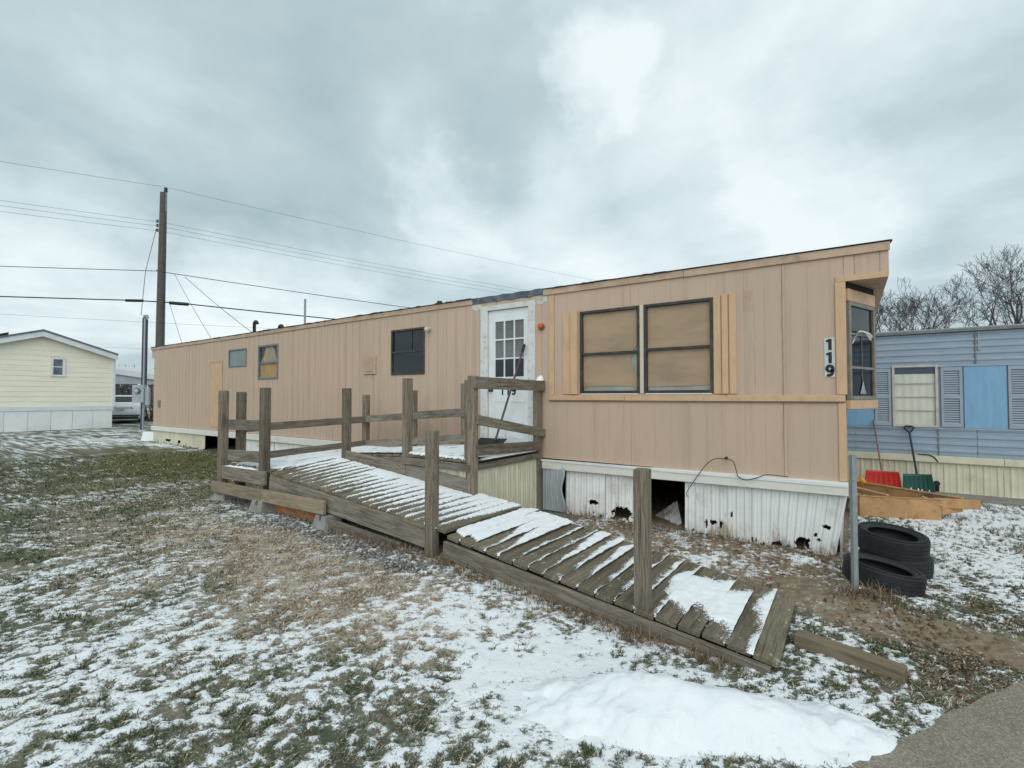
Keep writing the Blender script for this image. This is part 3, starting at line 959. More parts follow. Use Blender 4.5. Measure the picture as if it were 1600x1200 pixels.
w = window(*W_MID, M_bronze, M_glassd, 0.5)
part('muntin', MB().box(-0.008, 0.008, -0.006, 0.006, -0.19, 0.19), M_bronze, w, Matrix.Translation((-6.25, YW + 0.014, 2.585)))
w = window(*W_PLY, M_greyframe, M_glassc, 0.47, 0.045)
part('plywood', MB().box(-11.285, -10.515, YW + 0.030, YW + 0.038, 2.046, 2.358), M_ply, w)
mb = MB()
vs, fs = [], []
n = 22
for i in range(n + 1):
    u = i / n
    xx = -11.28 + 0.76 * u
    arch = 0.33 * math.exp(-((u - 0.5) / 0.34) ** 4)
    for j in range(5):
        zz_ = 2.40 + (0.03 + arch) * j / 4
        vs.append((xx, YW + 0.034 + 0.006 * math.sin(u * 22 + j), zz_))
for i in range(n):
    for j in range(4):
        fs.append((i * 5 + j, (i + 1) * 5 + j, (i + 1) * 5 + j + 1, i * 5 + j + 1))
mb.add(vs, fs)
part('curtain', mb, plain('tan_curtain', (0.42, 0.30, 0.2), 0.85, 0.15, 5.0), w)
part('backing', MB().box(-11.285, -10.515, YW + 0.046, YW + 0.052, 2.046, 2.75), M_dark, w)
# service openings and bits on the wall
bx('access_door', M_peach, T, -13.66, -13.10, YW - 0.014, YW - 0.001, 0.83, 2.47, 0.003)
bx('access_door_trim', M_fascia, T, -13.72, -13.04, YW - 0.016, YW - 0.001, 2.473, 2.53, 0.002)
bx('access_door_trim', M_fascia, T, -13.092, -13.04, YW - 0.016, YW - 0.001, 0.83, 2.471, 0.002)
w = window(-12.74, -11.86, 2.33, 2.775, M_greyframe, M_greypanel, 0, 0.035)
p = bx('electric_box', M_fascia, T, -7.50, -7.16, YW - 0.03, YW - 0.001, 2.02, 2.37, 0.006)
part('box_cover', MB().box(-0.1, 0.1, -0.008, 0.008, -0.12, 0.12), M_fascia, p, Matrix.Translation((-7.33, YW - 0.038, 2.19)), bevel=0.003)
bx('wall_outlet', M_greyframe, T, -17.02, -16.86, YW - 0.025, YW - 0.001, 1.29, 1.5, 0.004)
mb = MB().tube([(-5.80, YW, 2.75), (-5.80, YW - 0.05, 2.75)], 0.028, 12)
p = part('porch_light', mb, M_beige, T)
mb = MB().lathe([(0.001, -0.05), (0.03, -0.04), (0.045, -0.01), (0.04, 0.02), (0.02, 0.04), (0.001, 0.045)], 14)
part('globe', mb, M_beige, p, Matrix.Translation((-5.80, YW - 0.075, 2.735)), smooth=True)
mb = MB().tube([(-3.59, YW, 2.60), (-3.59, YW - 0.02, 2.60)], 0.05, 16)
p = part('porch_light', mb, plain('rust_base', (0.30, 0.12, 0.06), 0.6), T)
mb = MB().lathe([(0.001, -0.034), (0.032, -0.034), (0.045, 0.0), (0.030, 0.03), (0.001, 0.038)], 14, Matrix.Rotation(R_(90), 4, 'X'))
part('lens', mb, M_amber, p, Matrix.Translation((-3.59, YW - 0.045, 2.605)), smooth=True)
# door
fr = MB()
Tm = Matrix.Translation((4.19, -YW, -1.9))
fr.box(-4.70, -4.565, YW - 0.02, YW + 0.05, 0.80, 3.0, Tm).box(-3.815, -3.70, YW - 0.02, YW + 0.05, 0.80, 3.0, Tm).box(-4.565, -3.815, YW - 0.019, YW + 0.05, 2.925, 3.0, Tm)
part('door_frame', fr, M_primer, T, Matrix.Translation((-4.19, YW, 1.9)), bevel=0.004)
bx('threshold', M_alum, T, -4.70, -3.70, YW - 0.05, YW + 0.05, 0.77, 0.797)
dx0, dx1, dz0, dz1 = -4.56, -3.82, 0.83, 2.92
lx0, lx1, lz0, lz1 = -4.445, -3.90, 1.89, 2.757
door = MB()
yc = YW + 0.022
Tm = Matrix.Translation((4.19, -yc, -1.875))
door.box(dx0, lx0, yc, yc + 0.03, dz0, dz1, Tm).box(lx1, dx1, yc, yc + 0.03, dz0, dz1, Tm).box(lx0, lx1, yc, yc + 0.03, lz1, dz1, Tm).box(lx0, lx1, yc, yc + 0.03, dz0, lz0, Tm)
D = part('door', door, M_white, T, Matrix.Translation((-4.19, yc, 1.875)), bevel=0.002)
mb = MB()
for i in range(4):
    u = lx0 + (lx1 - lx0) * i / 3
    mb.box(u - 0.011, u + 0.011, yc - 0.006, yc + 0.012, lz0 - 0.012, lz1 + 0.012)
for j in range(4):
    v = lz0 + (lz1 - lz0) * j / 3
    mb.box(lx0 - 0.012, lx1 + 0.012, yc - 0.005, yc + 0.012, v - 0.011, v + 0.011)
part('muntin_grid', mb, M_white, D)
for i in range(3):
    for j in range(3):
        u0, u1 = lx0 + (lx1 - lx0) * i / 3 + 0.012, lx0 + (lx1 - lx0) * (i + 1) / 3 - 0.012
        v0, v1 = lz0 + (lz1 - lz0) * j / 3 + 0.012, lz0 + (lz1 - lz0) * (j + 1) / 3 - 0.012
        part('pane', MB().box(-(u1 - u0) / 2, (u1 - u0) / 2, -0.002, 0.002, -(v1 - v0) / 2, (v1 - v0) / 2), M_glassc if j else M_glassd, D, Matrix.Translation(((u0 + u1) / 2, yc + 0.008, (v0 + v1) / 2)))
part('door_reflection', MB().box(lx0, lx1, yc + 0.016, yc + 0.02, lz0 + (lz1 - lz0) / 3 - 0.01, lz1), M_doorreflect, D)  # sheet added behind the upper two rows, coloured as their reflection
for u0, u1 in ((-4.47, -4.23), (-4.15, -3.91)):
    mb = MB()
    for a, b, c_, e_ in ((u0, u1, 1.52, 1.545), (u0, u1, 0.98, 1.005), (u0, u0 + 0.025, 1.005, 1.52), (u1 - 0.025, u1, 1.005, 1.52)):
        mb.box(a, b, yc - 0.006, yc - 0.0005, c_, e_)
    part('door_moulding', mb, M_white, D, bevel=0.002)
mb = MB().lathe([(0.001, 0), (0.026, 0.0), (0.016, 0.012), (0.013, 0.035), (0.028, 0.05), (0.024, 0.07), (0.001, 0.075)], 14, Matrix.Rotation(R_(90), 4, 'X'))
part('door_knob', mb, M_bronze, D, Matrix.Translation((-4.50, yc, 1.70)), smooth=True)


def digit_mesh(ch, h, wd_, ext=0.0015):
    """a bold numeral h high, drawn as a ribbon wd_ wide; stands in the local XY plane on y = 0"""
    if ch == '1':
        pts = [(-0.24, 0.70), (-0.02, 0.93), (0.02, 0.90), (0.02, 0.0)]
        pts = [(-0.22, 0.74), (0.04, 0.90), (0.04, 0.0)]
    else:
        pts = [(-0.20, 0.13), (-0.10, 0.085), (0.02, 0.085), (0.13, 0.17), (0.20, 0.34), (0.215, 0.55), (0.20, 0.74), (0.12, 0.87), (0.0, 0.915), (-0.12, 0.87), (-0.195, 0.74), (-0.195, 0.60), (-0.12, 0.47), (0.0, 0.43), (0.11, 0.465), (0.185, 0.56)]
    mb = MB()
    P_ = [Vector((p[0] * h * 1.05, p[1] * h, 0)) for p in pts]
    if ch == '9':           # rounder
        for _ in range(2):
            Q = [P_[0]]
            for a_, b_ in zip(P_[:-1], P_[1:]):
                Q += [a_ * 0.75 + b_ * 0.25, a_ * 0.25 + b_ * 0.75]
            P_ = Q + [P_[-1]]
    segs = [P_] if ch == '9' else [P_[:2], P_[1:]]
    for k_, sg in enumerate(segs):
        e_ = ext - 0.0004 * k_
        w2 = wd_ if (ch == '9' or k_) else wd_ * 0.75
        L_ = []
        for i, p in enumerate(sg):
            t = (sg[min(i + 1, len(sg) - 1)] - sg[max(i - 1, 0)]).normalized()
            n_ = Vector((-t.y, t.x, 0)) * (w2 / 2)
            L_.append((p + n_, p - n_))
        if ch == '1' and k_:
            L_[0] = (L_[0][0] + Vector((0, 0.06 * h, 0)), L_[0][1] + Vector((0, 0.06 * h, 0)))
        for (a0, a1), (b0, b1) in zip(L_[:-1], L_[1:]):
            mb.hexa([v + Vector((0, 0, -e_)) for v in (a0, a1, b1, b0)], [v + Vector((0, 0, e_)) for v in (a0, a1, b1, b0)])
    return mb.mesh('numeral')


RX = Matrix.Rotation(R_(90), 4, 'X')
dm = {}
for ch in '19':
    dm[ch] = digit_mesh(ch, 0.135, 0.026)
    dm[ch].materials.append(M_black)
for i, ch in enumerate('119'):
    part('door_number', dm[ch], None, D, Matrix.Translation((-4.305 + 0.105 * i, yc - 0.003, 1.628)) @ RX)
for i, ch in enumerate('119'):
    zt = 2.205 - 0.135 * i
    pl = bx('house_number', plain('number_plate_white_%d' % i, (0.56, 0.60, 0.58), 0.5, 0.05), T, -0.195, -0.105, YW - 0.006, YW - 0.001, zt - 0.133, zt)
    me_ = digit_mesh(ch, 0.118, 0.029)
    me_.materials.append(M_black)
    part('numeral', me_, None, pl, Matrix.Translation((-0.150, YW - 0.008, zt - 0.125)) @ RX)
# canted bay window under the front overhang
A, B = Vector((0.012, YW + 0.035, 0)), Vector((0.245, 6.585, 0))
u = (B - A).normalized()
nrm = Vector((u.y, -u.x, 0))
Mb = Matrix((u, Vector((0, 0, 1)).cross(u), Vector((0, 0, 1)))).transposed().to_4x4()
Mb.translation = A
L = (B - A).length
bay = part('bay', MB().box(0, L, 0.03, 0.05, 1.49, 2.768), M_dark, T, Mb)
part('bay_header', MB().box(-0.01, L, -0.012, 0.028, 2.575, 2.70), M_peach, T, Mb, bevel=0.003)
part('bay_gap', MB().box(0.0, L, 0.0, 0.028, 2.702, 2.768), M_dark, T, Mb)
part('bay_sill', MB().box(-0.01, L + 0.01, -0.02, 0.03, 1.475, 1.565), M_peach, T, Mb, bevel=0.003)
mb = MB()
f0, f1, q0, q1 = 0.0, L - 0.01, 1.568, 2.572
fw = 0.04
mb.box(f0, f0 + fw, -0.014, 0.028, q0, q1).box(f1 - fw, f1, -0.014, 0.028, q0, q1).box(f0 + fw, f1 - fw, -0.013, 0.028, q1 - fw, q1).box(f0 + fw, f1 - fw, -0.013, 0.028, q0, q0 + fw)
for zr in (1.90, 2.245):
    mb.box(f0 + fw, f1 - fw, -0.010, 0.028, zr - 0.013, zr + 0.013)
w = part('bay_window', mb, M_bayframe, T, Mb, bevel=0.002)
for a, b in ((q0 + fw, 1.887), (1.913, 2.232), (2.258, q1 - fw)):
    part('pane', MB().box(f0 + fw + .001, f1 - fw - .001, 0.008, 0.012, a, b), M_glassb, w, Mb)
mb = MB()
vs, fs = [], []
for i in range(13):          # torn cloth caught on the upper rail
    t = i / 12
    for j in range(4):
        vs.append((0.02 + 0.46 * t, -0.022 - 0.012 * math.sin(t * 9 + j) - 0.02 * t, 2.235 + 0.055 * math.sin(t * 3.0) - (0.10 * max(0, 0.35 - t) * 2.6) - (0.010 + 0.045 * t * t) * (j / 3)))
for i in range(12):
    for j in range(3):
        fs.append((i * 4 + j, (i + 1) * 4 + j, (i + 1) * 4 + j + 1, i * 4 + j + 1))
mb.add(vs, fs)
part('cloth_scrap', mb, M_cloth, w, Mb, smooth=True)
cord = [(0.33, 0.003, 2.22), (0.33, 0.003, 1.95), (0.325, 0.003, 1.82), (0.35, 0.003, 1.74)]
part('cord', MB().tube(cord, 0.004, 6), M_bayframe, w, Mb)
mb = MB().lathe([(0.008, 0.06), (0.02, 0.03), (0.045, -0.02), (0.075, -0.06), (0.07, -0.07), (0.03, -0.02), (0.006, 0.04)], 12)
part('hanging_ornament', mb, plain('pale_glass_shade', (0.3, 0.34, 0.38), 0.3), w, Mb @ Matrix.Translation((0.34, 0.0, 1.70)) @ Matrix.Diagonal((1, 0.12, 1, 1)), smooth=True)
bx('bay_front', M_tan, T, 0.232, 0.25, 6.60, 8.9, 1.49, 2.768)
mb = MB().hexa([(XR, YW + 0.05, 1.47), (0.24, 6.6, 1.47), (0.24, 9.0, 1.47), (XR, 9.2, 1.47)], [(XR, YW + 0.05, 1.489), (0.24, 6.6, 1.489), (0.24, 9.0, 1.489), (XR, 9.2, 1.489)])
part('bay_floor', mb, M_fascia, T)
# skirt ledge and ribbed skirting
lx = [XL, -13.0, -9.4, -6.0, -3.62]
for a, b in zip(lx[:-1], lx[1:]):
    board('skirt_ledge', (a, YW - 0.02, 0.66), (b - 0.003, YW - 0.02, 0.66), 0.075, 0.135, M_whitetrim, T, bevel=0.006)
board('skirt_ledge', (-3.56, YW - 0.03, 0.655), (-2.0, YW - 0.03, 0.665), 0.075, 0.125, M_whitetrim, T, bevel=0.006)
board('skirt_ledge', (-1.997, YW - 0.03, 0.665), (-0.01, YW - 0.03, 0.678), 0.075, 0.135, M_whitetrim, T, bevel=0.006)
bx('ledge_lip', M_white, T, -3.56, -0.01, YW - 0.078, YW - 0.0685, 0.70, 0.728)


def ribbed(x0, x1, z0, z1, step, dz, pitch, amp, holes=None, slant=0.0, lean=0.0, zb=None, bend=None):
    nx = max(2, int((x1 - x0) / step))
    nz = max(1, int((z1 - z0) / dz))
    xs_ = np.linspace(x0, x1, nx + 1)
    vs, fs = [], []
    for i, u in enumerate(xs_):
        ph = (u / pitch) % 1.0
        rib = amp * (1 if ph < 0.2 else (0.4 if 0.48 < ph < 0.62 else 0))
        lo = zb(u) if zb else z0
        for j in range(nz + 1):
            t = j / nz
            v = lo + (z1 - lo) * t
            uu = u + slant * (1 - t) * (u - x0) / (x1 - x0)
            yy = -rib - lean * (1 - t)
            if bend:
                du, dy = bend(u, t)
                uu += du
                yy += dy
            vs.append((uu, yy, v))
    for i in range(nx):
        for j in range(nz):
            if holes and holes((xs_[i] + xs_[i + 1]) / 2, z0 + (z1 - z0) * (j + 0.5) / nz):
                continue
            fs.append((i * (nz + 1) + j, (i + 1) * (nz + 1) + j, (i + 1) * (nz + 1) + j + 1, i * (nz + 1) + j + 1))
    return MB().add(vs, fs)


def hole_fn(seed, spots, edge=0.05):
    def f(u, v):
        nn = float(fbm(np.array([u * 24.0]), np.array([v * 24.0]), 3, seed, 0.7)[0])
        for (cx, cz, rx, rz) in spots:
            if ((u - cx) / rx) ** 2 + ((v - cz) / rz) ** 2 < 0.35 + 1.5 * (nn - 0.3):
                return True
        gzv = float(ground_z(np.array([u]), np.array([YW]))[0])
        return v < gzv + edge * max(0, nn * 2.6 - 1.25)
    return f


YS = YW + 0.012
MS = Matrix.Translation((0, YS, 0))
sk = [(-3.21, -2.62, M_skirt, hole_fn(3, [(-2.80, 0.20, 0.10, 0.035)], 0.10), None),
      (-2.615, -2.09, M_skirt, hole_fn(5, [(-2.42, 0.11, 0.14, 0.10), (-2.16, 0.17, 0.05, 0.05), (-2.13, 0.28, 0.035, 0.06)], 0.12), lambda u, t: (0.05 * (1 - t) * (u + 2.6), 0.11 * t * sm(-2.5, -2.1, np.array([u]))[0])),
      (-1.61, -0.90, M_skirt, hole_fn(7, [(-1.30, 0.16, 0.05, 0.03), (-1.37, 0.13, 0.018, 0.07), (-1.21, 0.15, 0.018, 0.05), (-1.1, 0.28, 0.02, 0.03)], 0.07), None),
      (-0.897, -0.02, M_skirt, hole_fn(9, [(-0.36, 0.07, 0.085, 0.075), (-0.155, 0.27, 0.055, 0.022), (-0.24, 0.18, 0.022, 0.02), (-0.2, 0.13, 0.026, 0.016), (-0.62, 0.03, 0.06, 0.03)], 0.09), None)]
for a, b, mt, hf, bend in sk:
    mb = ribbed(a, b, -0.03, 0.61, 0.0115, 0.0125, 0.0875, 0.017, hf, slant=-0.11 if b > -0.1 else 0.0, lean=0.02, bend=bend)
    part('skirt_panel', mb, mt, T, MS, fix=False)
mb = ribbed(-0.5, 0.0, 0, 0.55, 0.0125, 0.06, 0.1, 0.014)        # a torn panel fallen inside the gap
part('fallen_panel', mb, M_skirt, T, Matrix.Translation((-1.72, 6.2, 0.03)) @ Matrix.Rotation(R_(-38), 4, 'Y') @ Matrix.Rotation(R_(-55), 4, 'X') @ Matrix.Scale(0.8, 4), fix=False)
xs_ = [-17.36, -16.2, -15.1, -13.98]
gzw = lambda u: float(ground_z(np.array([u]), np.array([YW]))[0]) - 0.02
for a, b in zip(xs_[:-1], xs_[1:]):
    mb = ribbed(a, b - 0.004, 0.1, 0.61, 0.018, 0.03, 0.11, 0.012, hole_fn(int(-a * 3), [(-16.3, 0.34, 0.22, 0.04), (-15.55, 0.32, 0.12, 0.06)], 0.08))
    part('skirt_panel', mb, M_skirtcream, T, MS, fix=False)
xs_ = [-11.95, -10.6, -9.2, -7.9, -6.6, -5.3, -4.7]
for a, b in zip(xs_[:-1], xs_[1:]):
    part('skirt_panel', ribbed(a, b - 0.004, -0.03, 0.61, 0.02, 0.64, 0.11, 0.012), M_skirt, T, MS, fix=False)
part('skirt_panel', MB().box(XR - 0.07, XR - 0.05, YW + 0.03, 9.4, -0.03, 0.62), M_skirt, T)
part('skirt_panel', MB().box(XL + 0.02, XL + 0.04, YW + 0.05, 9.4, -0.03, 0.62), M_skirtcream, T)
part('skirt_panel', MB().box(XL, XR - 0.1, 9.38, 9.4, -0.03, 0.62), M_skirt, T)
# loose grey sheet beside the landing, with a torn edge
mb = ribbed(-3.56, -3.20, 0.02, 0.63, 0.012, 0.05, 0.09, 0.008, None, bend=lambda u, t: (0.02 * math.sin(t * 9) * (u + 3.56) / 0.36, -0.05 - 0.05 * (u + 3.56) / 0.36 * math.sin(t * 2.5)))
part('loose_sheet', mb, M_greysheet, T, MS, fix=False)
# cable looping out of the skirting
pts = [(-1.56, 6.0, 0.40), (-1.57, 5.86, 0.48), (-1.40, 5.84, 0.75), (-1.32, 5.83, 0.85), (-1.24, 5.84, 0.90), (-1.14, 5.85, 0.905), (-1.06, 5.85, 0.88), (-1.035, 5.85, 0.80), (-1.01, 5.845, 0.72), (-0.94, 5.84, 0.69), (-0.86, 5.845, 0.71), (-0.80, 5.85, 0.735), (-0.72, 5.86, 0.765), (-0.5, 5.868, 0.755)]
cu = [Vector(p) for p in pts]
sp = []
for i in range(len(cu) - 1):
    p0, p1, p2, p3 = cu[max(i - 1, 0)], cu[i], cu[i + 1], cu[min(i + 2, len(cu) - 1)]
    for k in range(5):
        t = k / 5
        sp.append(0.5 * ((2 * p1) + (p2 - p0) * t + (2 * p0 - 5 * p1 + 4 * p2 - p3) * t * t + (3 * p1 - p0 - 3 * p2 + p3) * t ** 3))
part('cable', MB().tube(sp, 0.0042, 6), M_black, T, smooth=True)
bx('cable_clip', M_black, T, -1.15, -1.13, YW - 0.09, YW - 0.001, 0.90, 0.92)
# roof pipes
for (px_, py_, top, gn) in ((-13.6, 7.0, 3.68, 1), (-12.32, 7.0, 3.46, 1), (-6.58, 7.0, 3.43, 0), (-2.9, 7.0, 3.385, 2)):
    if gn == 1:
        pts = [(0, 0, 3.15), (0, 0, top - 0.06)] + [(0.075 - 0.075 * math.cos(a), 0, top - 0.06 + 0.075 * math.sin(a)) for a in (0.5, 1.0, 1.57, 2.1, 2.7, 3.14)]
        mb = MB().tube(pts, 0.045, 8)
        part('vent_pipe', mb, M_black, roof, Matrix.Translation((px_, py_, 0)))
    elif gn == 0:
        mb = MB().tube([(0, 0, 3.2), (0, 0, top - 0.03)], 0.08, 10).tube([(0, 0, top - 0.05), (0, 0, top)], [0.14, 0.10], 10).tube([(0, 0, top), (0, 0, top + 0.05)], [0.06, 0.05], 8)
        part('roof_vent', mb, M_black, roof, Matrix.Translation((px_, py_, 0)))
    else:
        mb = MB().tube([(0, 0, 3.2), (0, 0, top)], 0.03, 8).tube([(-0.09, 0, 3.2), (-0.09, 0, top - 0.05)], 0.022, 8).tube([(0, 0, top), (0, 0, top + 0.025)], 0.05, 8)
        part('roof_vent', mb, M_black, roof, Matrix.Translation((px_, py_, 0)))

# ------------------------------------------------------------------ the wooden ramp
RT = thing('wheelchair_ramp', 'weathered grey wooden ramp with posts and rails that turns back down from the door landing', 'ramp', (-3.9, 4.2, 0))
V3 = Vector
snow_v, snow_f, snow_c = [], [], []


def lerp(a, b, t):
    return a + (b - a) * t


def deck(N0, F0, N1, F1, n, cover, mat=M_plank, thick=0.036, gap=0.009, snow_h=0.016, over=0.0, seed=0, tdep=lambda u: 1.0):
    """planks laid from the near edge N to the far edge F, from end 0 to end 1"""
    N0, F0, N1, F1 = map(V3, (N0, F0, N1, F1))
    rr = random.Random(seed)
    for i in range(n):
        t0, t1 = i / n, (i + 1) / n
        tm = (t0 + t1) / 2
        p0, p1 = lerp(N0, N1, tm), lerp(F0, F1, tm)
        side = (lerp(N0, N1, t1) - lerp(N0, N1, t0) + lerp(F0, F1, t1) - lerp(F0, F1, t0)) / 2
        wdt = side.length - gap
        ax = (p1 - p0).normalized()
        nrm_ = ax.cross(side).normalized()
        if nrm_.z < 0:
            nrm_ = -nrm_
        e0, e1 = rr.uniform(-0.012, 0.012) - over, rr.uniform(-0.012, 0.012)
        lift = rr.uniform(-0.002, 0.002)
        board('plank', p0 + ax * e0 - nrm_ * (thick / 2 - lift), p1 + ax * e1 - nrm_ * (thick / 2 - lift), round(wdt, 3), thick, mat, RT, up=nrm_, bevel=0.004, roll=rr.uniform(-0.008, 0.008))
        nv_, nt_ = 84, 12
        jit = rr.uniform(-1, 1)
        j2 = rr.uniform(0, 50)
        base = len(snow_v)
        H = np.zeros((nv_ + 1, nt_ + 1))
        vv = np.linspace(0, 1, nv_ + 1)
        tt = np.linspace(-0.06, 1.06, nt_ + 1)
        VV, TT = np.meshgrid(vv, tt, indexing='ij')
        wcov = np.array([cover(tm, v, jit) for v in vv])[:, None]
        nz_ = fbm(VV * 5 + j2, TT * 1.6 + j2, 3, 7 + seed) - 0.5
        nb_ = fbm(VV * 22 + j2, TT * 4 + j2, 3, 19 + seed) - 0.5
        td = tdep(tm)
        s_ = wcov - (1 - td) * 0.45 - td * (1 - TT) + 0.48 * nz_ * (0.35 + 0.65 * (wcov < 1.1)) + 0.22 * nb_
        H = np.where(s_ > -0.25, 0.0012 + (snow_h * 1.25) * (1 - np.exp(-np.maximum(s_, 0) * 5.5)) * (0.8 + 0.6 * nz_ + 0.5 * nb_), -0.014)
        H[0, :] = np.where(wcov[0] < 1.05, -0.012, H[0, :])
        for a in range(nv_ + 1):
            q0, q1 = lerp(N0, N1, t0), lerp(N0, N1, t1)
            r0, r1 = lerp(F0, F1, t0), lerp(F0, F1, t1)
            for b in range(nt_ + 1):
                pa, pb = lerp(q0, q1, tt[b]), lerp(r0, r1, tt[b])
                snow_v.append(tuple(lerp(pa, pb, vv[a]) + nrm_ * H[a, b]))
                snow_c.append(float(s_[a, b]))
        for a in range(nv_):
            for b in range(nt_):
                if max(H[a, b], H[a + 1, b], H[a, b + 1], H[a + 1, b + 1]) > 0:
                    k = base + a * (nt_ + 1) + b
                    snow_f.append((k, k + nt_ + 1, k + nt_ + 2, k + 1))


def cov_lower(u, v, j):          # u 0 at the upper end, 1 at the foot; v 0 at the lawn side
    if u < 0.2:
        return 1.5 * sm(0.03, 0.14 + 0.05 * j, v) * (1 - 0.4 * sm(0.9, 1, v)) if u < 0.13 else 0.25 + 1.1 * sm(0.1, 0.8, v)
    if u < 0.66:
        c = (0.24 + 0.15 * j) * sm(0.02, 0.4, v) + 0.28 * sm(0.45, 0.95, v) * max(0, 0.4 + j)
        c *= sm(0.02 + 0.1 * abs(j), 0.2 + 0.1 * abs(j), v)
        if u > 0.45:
            c *= 1 - 0.8 * sm(0.8, 1.0, v)
        return c
    if u < 0.90:
        pk = math.exp(-((v - 0.55 + 0.08 * j) / 0.27) ** 2)
        return 0.12 + (1.35 if u > 0.72 else 0.75) * pk * (0.85 + 0.2 * j)
    if u < 0.945:
        return 0.14 + 0.35 * math.exp(-((v - 0.65) / 0.25) ** 2)
    return -0.5


def cov_upper(u, v, j):          # u 0 at the foot end (by the tall post), 1 at the turn
    st = 0.0 + 0.30 * sm(0.15, 0.95, u) + 0.20 * j
    c = (v - st) / (0.55 - 0.12 * u)
    full = 0.9 * sm(0.70 - 0.12 * j, 1.0, v) * sm(0.1, 0.5, u)
    return 0.10 + 0.42 * max(c, -0.9) * (1 + 0.35 * j) + 0.12 * j + full


cov_full = lambda u, v, j: 1.9
LN0, LF0 = (-3.0, 3.30, 0.350), (-2.89, 4.48, 0.385)
LN1, LF1 = (-0.345, 3.215, 0.062), (-0.345, 4.31, 0.066)
deck(LN0, LF0, LN1, LF1, 18, cov_lower, seed=1, snow_h=0.020, tdep=lambda u: 0.35 if 0.70 < u < 0.9 else 1.0)
UN0, UF0 = (-3.03, 3.30, 0.388), (-2.96, 4.46, 0.402)
UN1, UF1 = (-6.13, 3.40, 0.625), (-6.16, 4.48, 0.735)
deck(UN0, UF0, UN1, UF1, 23, cov_upper, seed=2, snow_h=0.014)
# platform at the turn, and the upper run back to the door
deck((-6.16, 3.42, 0.64), (-6.02, 5.62, 0.76), (-7.38, 3.42, 0.63), (-7.02, 5.62, 0.745), 9, lambda u, v, j: 1.9 * sm(0.02, 0.1, v), seed=3)
deck((-4.70, 4.40, 0.862), (-4.70, 5.88, 0.862), (-6.0, 4.46, 0.775), (-6.0, 5.6, 0.775), 9, cov_full, seed=4)
deck((-3.615, 4.375, 0.858), (-3.615, 5.88, 0.858), (-4.70, 4.375, 0.866), (-4.70, 5.88, 0.866), 8, lambda u, v, j: 1.9 * sm(0.0, 0.05, v), seed=5, snow_h=0.022)


def slump(name, p0, p1, w, h, seed):
    """a soft ridge of snow along an edge"""
    p0, p1 = V3(p0), V3(p1)
    n = max(6, int((p1 - p0).length / 0.03))
    ax = (p1 - p0).normalized()
    sd_ = ax.cross(V3((0, 0, 1))).normalized()
    base = len(snow_v)
    m_ = 6
    for i in range(n + 1):
        t = i / n
        nn = float(fbm(np.array([t * n * 0.25]), np.array([seed * 3.3]), 3, seed)[0])
        hh = h * (0.35 + 1.3 * nn) * min(1, 6 * t, 6 * (1 - t))
        for k in range(m_ + 1):
            a = math.pi * k / m_
            snow_v.append(tuple(lerp(p0, p1, t) + sd_ * (w / 2 * math.cos(a)) + V3((0, 0, hh * math.sin(a) - 0.002))))
            snow_c.append(1.0)
    for i in range(n):
        for k in range(m_):
            q = base + i * (m_ + 1) + k
            snow_f.append((q, q + 1, q + m_ + 2, q + m_ + 1))


# stringers and edge boards
ed = lambda p0, p1, h, w=0.040, mat=M_wood, name='stringer', **k: board(name, p0, p1, w, h, mat, RT, **k)
ed((-3.02, 3.285, 0.225), (-0.40, 3.20, -0.045), 0.15)
ed((-3.02, 4.42, 0.245), (-0.40, 4.28, -0.045), 0.15)
ed((-3.22, 3.31, 0.285), (-6.12, 3.385, 0.485), 0.20)
ed((-3.02, 4.42, 0.27), (-6.1, 4.44, 0.60), 0.18)
ed((-7.42, 3.375, 0.53), (-6.2, 3.365, 0.545), 0.185, name='rim_board')
ed((-7.40, 3.44, 0.54), (-7.02, 5.60, 0.63), 0.17, name='rim_board')
ed((-6.02, 5.63, 0.66), (-7.02, 5.63, 0.65), 0.17, name='rim_board')
ed((-4.70, 4.40, 0.768), (-6.0, 4.47, 0.68), 0.11, name='rim_board')
ed((-3.605, 4.35, 0.775), (-4.70, 4.35, 0.785), 0.085, name='rim_board')
ed((-3.592, 4.40, 0.775), (-3.592, 5.88, 0.775), 0.075, name='rim_board')
# kick board along the wall side of the first run
ed((-5.93, 4.38, 0.762), (-4.68, 4.375, 0.672), 0.140, name='kick_board')
ed((-4.675, 4.375, 0.670), (-3.64, 4.36, 0.570), 0.150, name='kick_board')
# skirt boards at the lawn side of the turn
ed((-7.48, 3.285, 0.325), (-6.135, 3.285, 0.345), 0.155, 0.04, M_woodyel, 'skirt_board')
ed((-6.125, 3.285, 0.35), (-4.80, 3.275, 0.365), 0.15, 0.04, M_woodyel, 'skirt_board')
ed((-4.775, 3.30, 0.20), (-3.6, 3.30, 0.13), 0.10, 0.04, M_wood, 'skirt_board')
# posts
P = lambda x_, y_, zb_, zt_, s=0.098, mat=M_woodpost, dx=0.0, dy=0.0: board('post', (x_, y_, zb_), (x_ + dx, y_ + dy, zt_), s, s, mat, RT, up=(0, 1, 0), bevel=0.006)
P(-1.185, 3.30, -0.25, 1.10, 0.098, M_woodpost)
P(-3.20, 3.31, -0.15, 1.285, 0.098, M_woodpost)
P(-7.42, 3.395, 0.06, 1.69, 0.105)
P(-6.30, 3.40, 0.1, 1.72, 0.105)
P(-7.33, 3.60, 0.08, 1.672, 0.105)
P(-5.955, 4.405, 0.1, 1.725, 0.10, M_woodpost)
P(-4.715, 4.42, 0.1, 1.842, 0.10, M_woodpost)
P(-3.60, 4.395, 0.0, 1.845, 0.095, M_woodpost)
P(-3.69, 4.44, 0.0, 1.80, 0.09, M_woodpost)
P(-3.62, 5.86, 0.0, 1.80, 0.095, M_woodpost)
